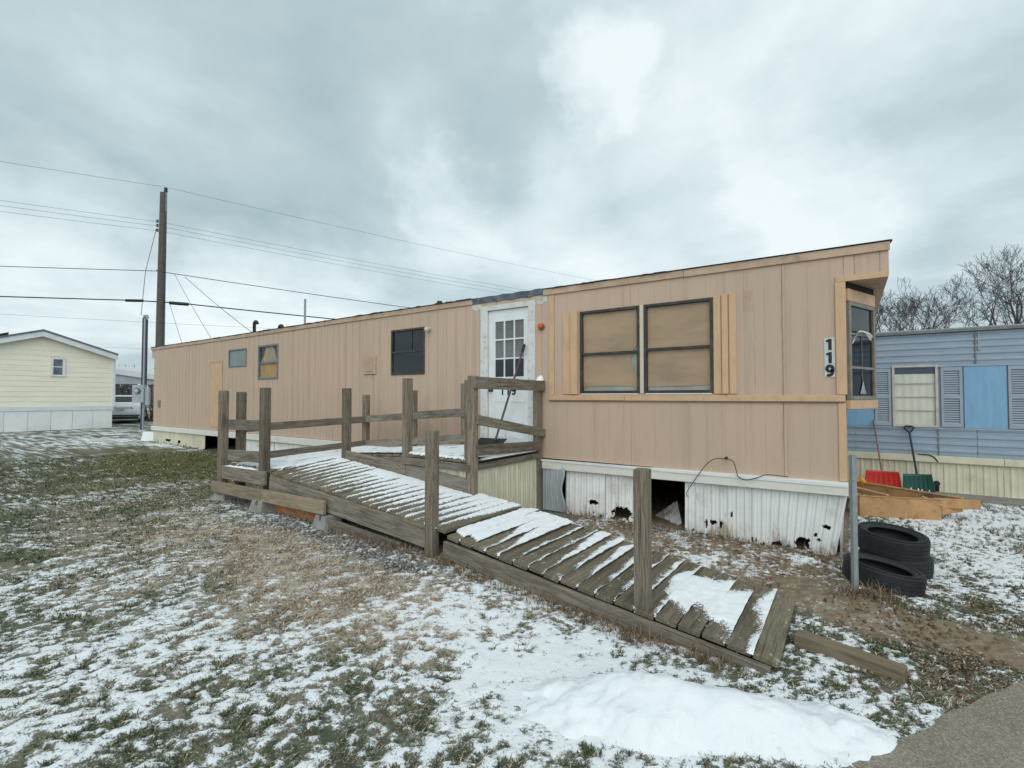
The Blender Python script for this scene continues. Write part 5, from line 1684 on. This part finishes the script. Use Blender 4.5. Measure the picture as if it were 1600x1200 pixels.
for a, b in ((2.50, 2.80), (2.835, 3.13)):
    part('pane', MB().box(0.366, 0.649, -0.03, -0.022, a, b), plain('far_pane_%d' % int(a * 100), (0.14, 0.17, 0.20), 0.12, 0.3, 3.0), w, MH)

# white car, seen from behind
CLr = Matrix.Translation(LD(-19.55, 24.2, 0.24)) @ Matrix.Rotation(YAW + 0.6, 4, 'Z')
CAR = thing('parked_car', 'white sedan parked rear towards us between the yellow house and the meter post', 'car', LD(-19.55, 24.2, 0.24), YAW + 0.6)
# stations along the length: (y, half width low, half width belt, half width roof, floor, bumper, belt, top)
st = [(0.0, 0.70, 0.76, 0.70, 0.34, 0.60, 0.86, 0.92), (0.10, 0.84, 0.86, 0.76, 0.26, 0.60, 0.93, 1.02), (0.55, 0.89, 0.90, 0.74, 0.22, 0.62, 0.95, 1.08), (1.15, 0.90, 0.91, 0.60, 0.20, 0.62, 0.94, 1.36), (1.7, 0.90, 0.91, 0.58, 0.20, 0.62, 0.93, 1.44), (2.5, 0.90, 0.91, 0.58, 0.20, 0.62, 0.92, 1.45), (3.1, 0.90, 0.90, 0.62, 0.20, 0.62, 0.92, 1.28), (3.6, 0.90, 0.88, 0.74, 0.20, 0.62, 0.92, 0.98), (4.4, 0.86, 0.82, 0.68, 0.22, 0.60, 0.80, 0.88), (4.65, 0.70, 0.70, 0.60, 0.30, 0.55, 0.68, 0.72)]
vs, fs = [], []
for (yy, a, b, c_, f, bu, be, tp) in st:
    pr = [(-a * .9, f), (-a, f + 0.08), (-b, bu), (-b * 0.985, be), (-c_, tp - 0.05), (-c_ * .82, tp), (c_ * .82, tp), (c_, tp - 0.05), (b * 0.985, be), (b, bu), (a, f + 0.08), (a * .9, f)]
    vs += [(p_[0], yy, p_[1]) for p_ in pr]
k = 12
for i in range(len(st) - 1):
    for j in range(k):
        fs.append((i * k + j, i * k + (j + 1) % k, (i + 1) * k + (j + 1) % k, (i + 1) * k + j))
fs += [tuple(range(k)), tuple((len(st) - 1) * k + j for j in range(k - 1, -1, -1))]
body = part('body', MB().add(vs, fs), M_car, CAR, CLr, bevel=0.0)
body.data.polygons.foreach_set('use_smooth', [True] * len(body.data.polygons))
part('rear_window', MB().hexa([(-0.66, 0.60, 1.075), (0.66, 0.60, 1.075), (0.66, 0.62, 1.06), (-0.66, 0.62, 1.06)], [(-0.54, 1.12, 1.365), (0.54, 1.12, 1.365), (0.54, 1.15, 1.345), (-0.54, 1.15, 1.345)]), M_glassd, CAR, CLr @ Matrix.Translation((0, -0.035, 0.012)))
for s_ in (-1, 1):
    part('side_window', MB().hexa([(s_ * .905, 1.0, 0.97), (s_ * .905, 3.1, 0.96), (s_ * .89, 3.1, 0.96), (s_ * .89, 1.0, 0.97)], [(s_ * .635, 1.35, 1.34), (s_ * .635, 2.75, 1.36), (s_ * .62, 2.75, 1.36), (s_ * .62, 1.35, 1.34)]), M_glassd, CAR, CLr)
    part('tail_light', MB().hexa([(s_ * .45, -0.02, 0.77), (s_ * .84, 0.06, 0.77), (s_ * .84, 0.12, 0.77), (s_ * .45, 0.05, 0.77)], [(s_ * .45, 0.0, 0.86), (s_ * .86, 0.09, 0.88), (s_ * .86, 0.15, 0.88), (s_ * .45, 0.06, 0.86)]), M_tail, CAR, CLr)
    for yy in (0.85, 3.65):
        wl_ = part('wheel', MB().lathe([(0.19, -0.09), (0.31, -0.10), (0.33, -0.06), (0.33, 0.06), (0.31, 0.10), (0.19, 0.09)], 24, Matrix.Translation((s_ * 0.80, yy, 0.32)) @ Matrix.Rotation(R_(90), 4, 'Y')), M_rubber, CAR, CLr)
        part('rim', MB().lathe([(0.02, -0.04), (0.19, -0.06), (0.19, 0.06), (0.02, 0.04)], 18, Matrix.Translation((s_ * 0.82, yy, 0.32)) @ Matrix.Rotation(R_(90), 4, 'Y')), M_galv, wl_, CLr)
part('bumper', MB().box(-0.80, 0.80, -0.05, 0.12, 0.40, 0.46), M_black, CAR, CLr, bevel=0.01)
part('lower_valance', MB().box(-0.74, 0.74, -0.03, 0.2, 0.24, 0.37), M_black, CAR, CLr, bevel=0.01)
part('licence_plate', MB().box(-0.16, 0.16, -0.035, -0.01, 0.66, 0.77), M_plate, CAR, CLr)
part('trunk_strip', MB().box(-0.44, 0.44, -0.025, 0.02, 0.80, 0.835), M_alum, CAR, CLr)

# open carport behind the car
MC = Matrix.Translation(LD(-25.0, 33.0, 0.3)) @ Matrix.Rotation(YAW, 4, 'Z')
CP = thing('carport', 'open grey carport with a pale sloping roof behind the white car', 'carport', LD(-25.0, 33.0, 0.3), YAW)
mb = MB().hexa([(-3.5, -1, 3.45), (2.6, -1, 2.55), (2.6, 7, 2.55), (-3.5, 7, 3.45)], [(-3.5, -1, 3.52), (2.6, -1, 2.62), (2.6, 7, 2.62), (-3.5, 7, 3.52)])
part('roof', mb, M_carportroof, CP, MC)
part('fascia', MB().hexa([(-3.5, -1.05, 3.15), (2.6, -1.05, 2.25), (2.6, -1.005, 2.25), (-3.5, -1.005, 3.15)], [(-3.5, -1.05, 3.5), (2.6, -1.05, 2.6), (2.6, -1.005, 2.6), (-3.5, -1.005, 3.5)]), M_carportroof, CP, MC)
part('gable_sheet', MB().hexa([(-3.5, -0.9, 2.2), (2.6, -0.9, 2.1), (2.6, -0.86, 2.1), (-3.5, -0.86, 2.2)], [(-3.5, -0.9, 3.43), (2.6, -0.9, 2.53), (2.6, -0.86, 2.53), (-3.5, -0.86, 3.43)]), M_greysheet, CP, MC)
for u in (-3.4, -1.8, 0.0, 1.2, 2.5):
    part('post', MB().box(u - 0.05, u + 0.05, -0.8, -0.7, -0.3, 2.2), M_greyframe, CP, MC)
    part('post', MB().box(u - 0.05, u + 0.05, 6.0, 6.1, -0.3, 2.6), M_greyframe, CP, MC)
part('rear_wall', MB().box(-3.5, 2.6, 6.3, 6.4, -0.3, 2.7), M_shed, CP, MC)
for k in range(8):
    part('clutter_board', MB().hexa([(-2.4 + 0.6 * k, 4, -0.2), (-1.9 + 0.6 * k, 4, -0.2), (-1.9 + 0.6 * k, 4.4, -0.2), (-2.4 + 0.6 * k, 4.4, -0.2)], [(-2.4 + 0.6 * k + 0.3 * (k % 2), 4.2, 1.0 + 0.2 * (k % 3)), (-1.95 + 0.6 * k, 4.2, 1.1 + 0.2 * (k % 3)), (-1.95 + 0.6 * k, 4.5, 1.0), (-2.4 + 0.6 * k, 4.5, 1.0)]), (M_white, M_greypanel, M_shed)[k % 3], CP, MC)

# meter post: conduit on a steel upright with the meter box
MM = Matrix.Translation(LD(-15.0, 19.7, 0.22)) @ Matrix.Rotation(YAW, 4, 'Z')
MP = thing('meter_post', 'tall steel meter post with a grey electric meter box left of the trailer', 'meter post', LD(-15.0, 19.7, 0.22), YAW)
part('upright', MB().box(-0.055, -0.002, -0.02, 0.06, -0.3, 4.6), plain('dark_upright', (0.05, 0.055, 0.07), 0.6), MP, MM)
part('conduit', MB().tube([(0.04, 0, -0.3), (0.04, 0, 4.62)], 0.038, 12), plain('bright_conduit', (0.34, 0.37, 0.42), 0.35, 0.05, metal=0.4), MP, MM)
part('upright', MB().box(0.082, 0.125, -0.01, 0.06, 1.2, 4.55), plain('dark_upright_b', (0.05, 0.055, 0.07), 0.6), MP, MM)
part('weather_head', MB().tube([(0.04, 0, 4.58), (0.06, -0.02, 4.66), (0.14, -0.04, 4.67), (0.2, -0.05, 4.58)], [0.06, 0.075, 0.06, 0.04], 10), M_galv, MP, MM)
bxm = part('meter_box', MB().box(-0.26, 0.20, -0.22, -0.06, 1.15, 1.86), M_greysheet, MP, MM, bevel=0.01)
part('meter', MB().tube([(-0.02, -0.22, 1.62), (-0.02, -0.31, 1.62)], 0.11, 18), M_greyframe, bxm, MM)
part('meter_face', MB().tube([(-0.02, -0.31, 1.62), (-0.02, -0.325, 1.62)], 0.075, 18), M_plate, bxm, MM)
part('breaker_box', MB().box(0.205, 0.36, -0.15, -0.04, 1.05, 1.75), M_greysheet, MP, MM, bevel=0.01)

# broken grey skirting sheet standing at the trailer's far corner
tag(part('loose_sheet', ribbed(-0.28, 0.28, 0, 0.36, 0.02, 0.36, 0.12, 0.012), M_paleskirt, None, Matrix.Translation((-17.75, 5.95, 0.17)) @ Matrix.Rotation(0.5, 4, 'Z') @ Matrix.Rotation(-0.25, 4, 'X'), fix=False), 'small pale grey ribbed sheet leaning at the far left corner of the tan trailer', 'metal sheet')

# utility pole and mast
UP0 = LD(-16.0, 22.0, 0.2)
UPt = thing('utility_pole', 'tall brown wooden utility pole rising behind the far end of the tan trailer', 'utility pole', UP0)
part('pole', MB().tube([UP0 + V3((0, 0, -0.5)), UP0 + V3((0, 0, 5)), UP0 + V3((0.02, 0.02, 10.75))], [0.19, 0.17, 0.135], 12), M_pole, UPt)
Mu = Matrix.Translation(UP0) @ Matrix.Rotation(YAW, 4, 'Z')
part('top_bracket', MB().box(0.10, 0.16, -0.04, 0.04, 9.9, 10.78), M_galv, UPt, Mu)
part('insulator', MB().lathe([(0.001, 0), (0.07, 0.0), (0.09, 0.05), (0.05, 0.09), (0.08, 0.14), (0.05, 0.2), (0.001, 0.22)], 10), M_bronze, UPt, Mu @ Matrix.Translation((0.13, 0, 10.78)))
for zz_ in (9.42, 9.22, 9.0):
    part('insulator', MB().lathe([(0.001, -0.06), (0.05, -0.06), (0.035, 0.0), (0.05, 0.06), (0.001, 0.06)], 8), M_bronze, UPt, Mu @ Matrix.Translation((-0.19, -0.05, zz_)))
part('clamp', MB().tube([LD(-17.55, 21.95, 5.98), LD(-16.8, 21.98, 5.97)], 0.065, 8), M_black, UPt)
part('clamp', MB().tube([LD(-15.6, 22.0, 5.88), LD(-14.85, 22.15, 5.84)], 0.075, 8), M_black, UPt)
part('step_bolt', MB().box(-0.24, -0.14, -0.02, 0.02, 7.15, 7.2), M_galv, UPt, Mu)
ms = LD(-9.0, 21.0, 0.2)
tag(part('thin_mast', MB().tube([ms, ms + V3((0, 0, 5.65))], [0.05, 0.045], 8), M_galv, None), 'thin grey metal mast standing behind the trailer roof', 'mast')


M_wire = plain('weathered_cable', (0.045, 0.05, 0.055), 0.6, 0.1)


def wire(pts, r, lab, sag=0.0, n=40, grp='overhead wires'):
    pts = [V3(p) for p in pts]
    out = []
    for a, b in zip(pts[:-1], pts[1:]):
        for i in range(n + 1):
            if out and i == 0:
                continue
            t = i / n
            out.append(lerp(a, b, t) - V3((0, 0, sag * 4 * t * (1 - t) * (b - a).length / 30)))
    o = part('power_line', MB().tube(out, r, 5), M_wire, None, smooth=True)
    tag(o, lab, 'power line', grp)


wd = LD(math.sin(R_(56.8)), math.cos(R_(56.8)))
pt = lambda z_, t, off=0.0: LD(-16.0 + off, 22.0 - off * 0.2, z_) + wd * t
wire([pt(11.0, -32, 0.13), pt(11.2, 0, 0.13), pt(11.0, 62, 0.13)], 0.006, 'topmost thin wire crossing the sky over the top of the utility pole', 0.35)
wire([pt(9.9, -32, -0.19), pt(9.62, 0, -0.19), pt(9.5, 62, -0.19)], 0.006, 'uppermost of the three close parallel wires on the utility pole', 0.35)
wire([pt(9.65, -32, -0.19), pt(9.42, 0, -0.19), pt(9.2, 62, -0.19)], 0.006, 'middle one of the three close parallel wires on the utility pole', 0.35)
wire([pt(9.35, -32, -0.19), pt(9.2, 0, -0.19), pt(8.9, 62, -0.19)], 0.006, 'lowest of the three close parallel wires on the utility pole', 0.35)
wire([LD(-45, 20, 7.9), LD(-16.1, 21.85, 7.30), LD(-14.9, 22.1, 7.15), LD(-6.0, 26, 6.45), LD(14, 36, 6.2)], 0.016, 'dark cable running level across the middle of the utility pole', 0.05)
wire([LD(-45, 20, 6.6), LD(-17.1, 21.95, 5.98), LD(-15.2, 22.05, 5.88), LD(-9.0, 25, 5.6), LD(14, 40, 5.6)], 0.028, 'thickest black cable, low on the utility pole above the yellow house', 0.05)
wire([LD(-45, 27, 7.3), LD(-16.1, 30, 5.9), LD(10, 33, 5.0)], 0.006, 'faint far wire behind the utility pole above the thick cable', 0.1)
wire([LD(-45, 30, 5.6), LD(-16.1, 32, 4.5), LD(10, 35, 3.6)], 0.006, 'faint far wire behind the utility pole below the thick cable', 0.1)
wire([LD(-15.0, 22.1, 7.1), LD(-9.5, 19.0, 3.6)], 0.011, 'service wire slanting from the pole splice steeply down to the trailer roof', 0.35)
wire([LD(-15.4, 22.0, 7.2), LD(-11.2, 18.4, 3.45)], 0.008, 'thin service wire slanting from the pole down left of the roof pipe', 0.35)
wire([LD(-15.6, 22.0, 5.85), LD(-12.2, 18.0, 3.4)], 0.008, 'short thin wire slanting from the thick cable clamp down to the roof', 0.25)
wire([LD(-16.2, 21.9, 9.25), LD(-16.35, 21.5, 7.2), LD(-15.2, 19.8, 4.95)], 0.012, 'wire dropping beside the utility pole to the meter post head', 0.1)

# ------------------------------------------------------------------ bare trees
def bare_tree(name, lab, base, h, seed, lean=0.0, forks=2, spread=0.5):
    rr = random.Random(seed)
    root = thing(name, lab, 'tree', base, group='bare winter trees behind the blue home')
    segs = []

    def grow(p, d_, ln, r, depth, store):
        n = 3
        pts, rs = [p], [r]
        for i in range(n):
            d_ = (d_ + V3((rr.gauss(0, 0.13), rr.gauss(0, 0.13), rr.gauss(0.05, 0.08)))).normalized()
            p = p + d_ * ln / n
            pts.append(p)
            rs.append(max(0.011, r * (1 - 0.35 * (i + 1) / n)))
        store.append((pts, rs, depth))
        if depth <= 0 or ln < 0.18:
            return
        kids = 2 if rr.random() < 0.8 else 3
        for k in range(kids):
            ax = d_.orthogonal().normalized()
            ax.rotate(Matrix.Rotation(rr.uniform(0, 2 * math.pi), 3, d_))
            ang = rr.uniform(0.25, 0.75) * (1.0 if k else 0.6) * (spread / 0.5)
            dd = (d_ * math.cos(ang) + ax * math.sin(ang))
            dd.z += 0.08
            grow(p, dd.normalized(), ln * rr.uniform(0.66, 0.86), rs[-1] * (0.82 if k == 0 else rr.uniform(0.5, 0.7)), depth - 1, store)
        for k in range(2):      # side shoots along the limb
            if rr.random() < 0.52:
                q = pts[1 + k]
                ax = d_.orthogonal().normalized()
                ax.rotate(Matrix.Rotation(rr.uniform(0, 2 * math.pi), 3, d_))
                grow(q, (d_ * 0.5 + ax * 0.8 + V3((0, 0, 0.15))).normalized(), ln * rr.uniform(0.4, 0.6), rs[1] * 0.4, depth - 2, store)

    b = V3(base)
    trunk_h = h * 0.40
    top = b + V3((lean * trunk_h, lean * 0.3, trunk_h))
    r0 = 0.020 * h
    part('trunk', MB().tube([b + V3((0, 0, -0.5)), b + V3((0, 0, trunk_h * 0.5)), top + V3((0, 0, 0.1))], [r0 * 1.25, r0, r0 * 0.9], 10), M_bark, root)
    for f_ in range(forks):
        a = 2 * math.pi * f_ / forks + rr.uniform(-0.5, 0.5)
        dd = V3((math.cos(a) * spread * 0.75 + lean, math.sin(a) * spread * 0.75, 1)).normalized()
        grow(top, dd, h * 0.19, r0 * 0.62, 6, segs)
    Vs, Fs3 = [], []
    mb = MB()
    for pts, rs, dep in segs:
        n = 5 if dep > 4 else (4 if dep > 2 else 3)
        mb.tube(pts, rs, n, cap=False)
    part('crown', mb, M_bark, root, fix=False)


for name, lab, lat, dep, h, seed, forks, spr in (
        ('bare_tree', 'tall bare tree with two thick dark trunks at the right edge above the blue home', 42.3, 40, 12.7, 3, 3, 0.5),
        ('bare_tree', 'bare tree with one straight dark trunk left of the twin trunked tree', 39.4, 39, 11.9, 8, 3, 0.6),
        ('bare_tree', 'rounded bare tree with bent limbs midway between bay window and right edge', 34.0, 40, 10.4, 14, 4, 0.62),
        ('bare_tree', 'low bare tree closest to the bay window of the tan trailer', 31.0, 40, 9.6, 21, 4, 0.5),
        ('bare_tree', 'small spreading bare tree between the rounded tree and the straight trunk', 36.8, 42, 10.0, 29, 4, 0.65)):
    bare_tree(name, lab, LD(lat, dep, 0.0), h, seed, 0.0, forks, spr)
bush = LD(-19.6, 27.0, 0.25)
rr = random.Random(4)
BU = thing('bare_shrub', 'brown leafless shrub beside the far left end of the trailer', 'shrub', bush)
mb = MB()
for k in range(130):
    a, l_ = rr.uniform(0, 6.28), rr.uniform(0.8, 1.9)
    p0 = bush + V3((rr.gauss(0, 0.25), rr.gauss(0, 0.25), -0.05))
    p1 = p0 + V3((math.cos(a) * l_ * 0.2, math.sin(a) * l_ * 0.2, l_ * 0.6))
    p2 = p1 + V3((math.cos(a) * l_ * 0.25 + rr.gauss(0, .1), math.sin(a) * l_ * 0.25, l_ * 0.4))
    mb.tube([p0, p1, p2], [0.022, 0.014, 0.006], 3, cap=False)
part('branches', mb, plain('shrub_twigs', (0.16, 0.10, 0.06), 0.9, 0.3), BU, fix=False)
# ragged line of far woods on the horizon
mb = MB()
rr = random.Random(9)
for k in range(1500):
    a = rr.uniform(-1.15, 1.15)
    dd = rr.uniform(95, 140)
    p0 = LD(math.sin(a) * dd, math.cos(a) * dd, 0)
    h = rr.uniform(4, 7.5)
    mb.tube([p0, p0 + V3((rr.gauss(0, .4), rr.gauss(0, .4), h * 0.6)), p0 + V3((rr.gauss(0, .9), rr.gauss(0, .9), h))], [0.25, 0.16, 0.03], 3, cap=False)
    for j in range(5):
        q = p0 + V3((0, 0, h * rr.uniform(0.3, 0.8)))
        mb.tube([q, q + V3((rr.gauss(0, 1.3), rr.gauss(0, 1.3), rr.uniform(0.4, 1.6)))], [0.10, 0.02], 3, cap=False)
kind(part('far_woods', mb, M_bark, None, fix=False), 'stuff')

# ------------------------------------------------------------------ grass, straw, gravel, leaves
FWD = np.array([-math.sin(YAW), math.cos(YAW)])


def scatter(n, r0, r1, half, seed, pw=0.0):
    r_ = np.random.default_rng(seed)
    rad = r0 * (r1 / r0) ** (r_.random(n) ** (1.0 - pw))
    a = r_.uniform(-half, half, n)
    return (rad * (FWD[0] * np.cos(a) + math.cos(YAW) * np.sin(a)), rad * (FWD[1] * np.cos(a) + math.sin(YAW) * np.sin(a)), rad, r_)


def on_lawn(x, y):
    side = (x + 0.013) * 0.858 - (y - 2.61) * 0.515
    return side < 0.03


px, py, prad, r_ = scatter(800000, 1.35, 15.0, R_(66), 77)
FF = fields(px, py)
keep = on_lawn(px, py) & (FF['under'] < 0.3) & (FF['dirt'] < 0.35 + 0.3 * r_.random(len(px))) & (FF['snow'] < 0.04 + 0.42 * r_.random(len(px)) ** 2.2) & (FF['gravel'] < 0.25 + 0.5 * r_.random(len(px)) ** 3)
clump = fbm(px * 6, py * 6, 3, 140)
keep &= (clump > 0.28 + 0.20 * r_.random(len(px)) * (FF['tan'] < 0.6))
px, py, prad = px[keep], py[keep], prad[keep]
FF = {k: v[keep] for k, v in FF.items()}
N = len(px)
near_ = 1 - sm(8, 30, np.hypot(px, py))
pz = ground_z(px, py) - 0.008
tanb = r_.random(N) < np.clip(FF['tan'] * 1.15 - 0.12 + 0.3 * FF['litter'], 0.16, 0.97)
Lb = np.where(tanb, r_.uniform(0.020, 0.05, N), r_.uniform(0.014, 0.036, N)) * (0.85 + 0.05 * prad)
wb = (0.0011 + 0.0006 * prad) * r_.uniform(0.7, 1.3, N)
az = np.where(tanb, r_.normal(0.45, 0.8, N), r_.uniform(0, 6.283, N))
lean = np.where(tanb, r_.uniform(0.9, 1.5, N), r_.uniform(0.35, 1.25, N))
dx, dy = np.cos(az), np.sin(az)
sx, sy = -dy, dx
P0 = np.stack([px, py, pz], 1)
up = np.cos(lean)
P1 = P0 + np.stack([dx * np.sin(lean * 0.7), dy * np.sin(lean * 0.7), np.cos(lean * 0.7)], 1) * (Lb * 0.55)[:, None]
P2 = P1 + np.stack([dx * np.sin(lean * 1.15), dy * np.sin(lean * 1.15), np.cos(np.minimum(lean * 1.15, 1.75))], 1) * (Lb * 0.5)[:, None]
SD = np.stack([sx, sy, np.zeros(N)], 1) * wb[:, None]
Vt = np.stack([P0 - SD, P0 + SD, P1 - SD * 0.8, P1 + SD * 0.8, P2], 1).reshape(-1, 3)
b0 = np.arange(N)[:, None] * 5
Fq = b0 + np.array([[0, 1, 3, 2]])
Ft = b0 + np.array([[2, 3, 4]])
cg = np.array([0.084, 0.116, 0.07])[None] * r_.uniform(0.6, 1.4, (N, 1)) + np.array([[0.05, 0.035, 0.0]]) * (r_.random((N, 1)) ** 2)
cgr = np.array([0.13, 0.13, 0.045])[None] * r_.uniform(0.6, 1.3, (N, 1))
cg = cg * (1 - FF['green'][:, None] * 0.9) + cgr * FF['green'][:, None] * 0.9
ct = np.array([0.55, 0.46, 0.355])[None] * r_.uniform(0.5, 1.3, (N, 1))
cb = np.where(tanb[:, None], ct, cg)
m, gg, b_ = new_mat('grass_blades')
at = gg.node('ShaderNodeAttribute', attribute_name='tint').outputs['Color']
gg.put(b_.inputs['Base Color'], at)
b_.inputs['Roughness'].default_value = 0.8
b_.inputs['Specular IOR Level'].default_value = 0.15
me = np_mesh('grass', Vt, [Fq, Ft], m, False, {'tint': np.repeat(cb, 5, 0)})
kind(put(bpy.data.objects.new('grass', me)), 'stuff')


def lumps(name, px, py, size, flat, cols, seed, mat_name, rough=0.9):
    """small stones or leaves: squashed jittered octahedra"""
    r_ = np.random.default_rng(seed)
    n = len(px)
    base = np.array([[1, 0, 0], [0, 1, 0], [-1, 0, 0], [0, -1, 0], [0, 0, 1], [0, 0, -1]], float)
    J = base[None] * (1 + r_.uniform(-0.35, 0.35, (n, 6, 1))) + r_.uniform(-0.18, 0.18, (n, 6, 3))
    J = J * size[:, None, None] * np.array([1, 1, 1])[None, None]
    J[:, :, 2] *= flat
    a = r_.uniform(0, 6.28, n)
    ca_, sa_ = np.cos(a)[:, None], np.sin(a)[:, None]
    Xr = J[:, :, 0] * ca_ - J[:, :, 1] * sa_ * 0.8
    Yr = J[:, :, 0] * sa_ + J[:, :, 1] * ca_ * 0.8
    tl, tl2 = r_.normal(0, 0.35, n)[:, None], r_.normal(0, 0.35, n)[:, None]
    Zr = J[:, :, 2] + Xr * tl * (flat < 0.3) + Yr * tl2 * (flat < 0.3)
    pz = ground_z(px, py) + 0.006 + size * 0.25
    Vv = np.stack([Xr + px[:, None], Yr + py[:, None], Zr + pz[:, None]], 2).reshape(-1, 3)
    tri = np.array([[0, 1, 4], [1, 2, 4], [2, 3, 4], [3, 0, 4], [1, 0, 5], [2, 1, 5], [3, 2, 5], [0, 3, 5]])
    Ff = (np.arange(n)[:, None, None] * 6 + tri[None]).reshape(-1, 3)
    ci = np.array(cols)[r_.integers(0, len(cols), n)] * r_.uniform(0.7, 1.25, (n, 1))
    m, gg, b_ = new_mat(mat_name)
    gg.put(b_.inputs['Base Color'], gg.node('ShaderNodeAttribute', attribute_name='tint').outputs['Color'])
    b_.inputs['Roughness'].default_value = rough
    b_.inputs['Specular IOR Level'].default_value = 0.2
    me = np_mesh(name, Vv, [Ff], m, False, {'tint': np.repeat(ci, 6, 0)})
    kind(put(bpy.data.objects.new(name, me)), 'stuff')


r_ = np.random.default_rng(31)
n = 9000
gxp, gyp = r_.uniform(-7.6, -2.9, n), r_.uniform(2.85, 3.75, n)
gf = fields(gxp, gyp)
k = (gf['gravel'] > 0.25 + 0.4 * r_.random(n)) & (gf['snow'] < 0.12)
gxp, gyp = gxp[k], gyp[k]
lumps('gravel', gxp, gyp, r_.uniform(0.008, 0.022, len(gxp)), 0.7, [(0.22, 0.22, 0.21), (0.32, 0.31, 0.29), (0.14, 0.13, 0.12), (0.26, 0.23, 0.19)], 32, 'gravel_stones')
n = 11000
lx_ = np.concatenate([r_.uniform(-3.9, 2.4, n // 2), r_.normal(0.75, 0.55, n // 4), r_.uniform(0.3, 2.6, n - n // 2 - n // 4)])
ly_ = np.concatenate([r_.uniform(4.35, 5.95, n // 2), r_.normal(3.75, 0.38, n // 4), r_.uniform(4.4, 6.6, n - n // 2 - n // 4)])
lf = fields(lx_, ly_)
k = on_lawn(lx_, ly_) & (lf['snow'] < 0.10) & (fbm(lx_ * 3.3, ly_ * 3.3, 3, 150) > 0.40 + 0.25 * r_.random(n)) & ~((ly_ > 5.9) & (lx_ < 0.02)) & ~((lx_ < -0.4) & (ly_ < 4.5))
lx_, ly_ = lx_[k], ly_[k]
lumps('fallen_leaves', lx_, ly_, r_.uniform(0.005, 0.018, len(lx_)), 0.16, [(0.20, 0.13, 0.08), (0.26, 0.175, 0.105), (0.12, 0.075, 0.05), (0.32, 0.24, 0.16)], 33, 'dead_leaves')
# dry weeds along the foot of the ramp, the steel post and the skirting
wx_, wy_ = [], []
r_ = np.random.default_rng(41)
for (x0, y0, x1, y1, n, s_) in ((-4.6, 3.24, -3.2, 3.22, 420, 0.05), (-3.2, 3.2, -0.6, 3.10, 900, 0.05), (-1.25, 3.2, -1.1, 3.24, 160, 0.06), (-3.1, 5.82, -0.1, 5.82, 900, 0.06), (-0.1, 4.6, 0.25, 4.72, 260, 0.07), (-0.15, 5.5, 0.0, 5.8, 160, 0.06)):
    t = r_.random(n)
    wx_.append(x0 + (x1 - x0) * t + r_.normal(0, s_, n))
    wy_.append(y0 + (y1 - y0) * t + r_.normal(0, s_, n))
px, py = np.concatenate(wx_), np.concatenate(wy_)
N = len(px)
pz = ground_z(px, py)
az, lean, Lb = r_.uniform(0, 6.283, N), r_.uniform(0.1, 1.3, N), r_.uniform(0.05, 0.15, N)
P0 = np.stack([px, py, pz], 1)
dr = np.stack([np.cos(az) * np.sin(lean), np.sin(az) * np.sin(lean), np.cos(lean)], 1)
P1 = P0 + dr * (Lb * 0.6)[:, None]
P2 = P1 + (dr + np.stack([np.cos(az) * 0.6, np.sin(az) * 0.6, -0.3 + 0 * az], 1)) * (Lb * 0.4)[:, None]
SD = np.stack([-np.sin(az), np.cos(az), 0 * az], 1) * 0.0026
Vt = np.stack([P0 - SD, P0 + SD, P1 - SD * 0.7, P1 + SD * 0.7, P2], 1).reshape(-1, 3)
b0 = np.arange(N)[:, None] * 5
ct = np.array([[0.26, 0.18, 0.11]]) * r_.uniform(0.4, 1.3, (N, 1))
me = np_mesh('dry_weeds', Vt, [b0 + np.array([[0, 1, 3, 2]]), b0 + np.array([[2, 3, 4]])], bpy.data.materials['grass_blades'], False, {'tint': np.repeat(ct, 5, 0)})
kind(put(bpy.data.objects.new('dry_weeds', me)), 'stuff')
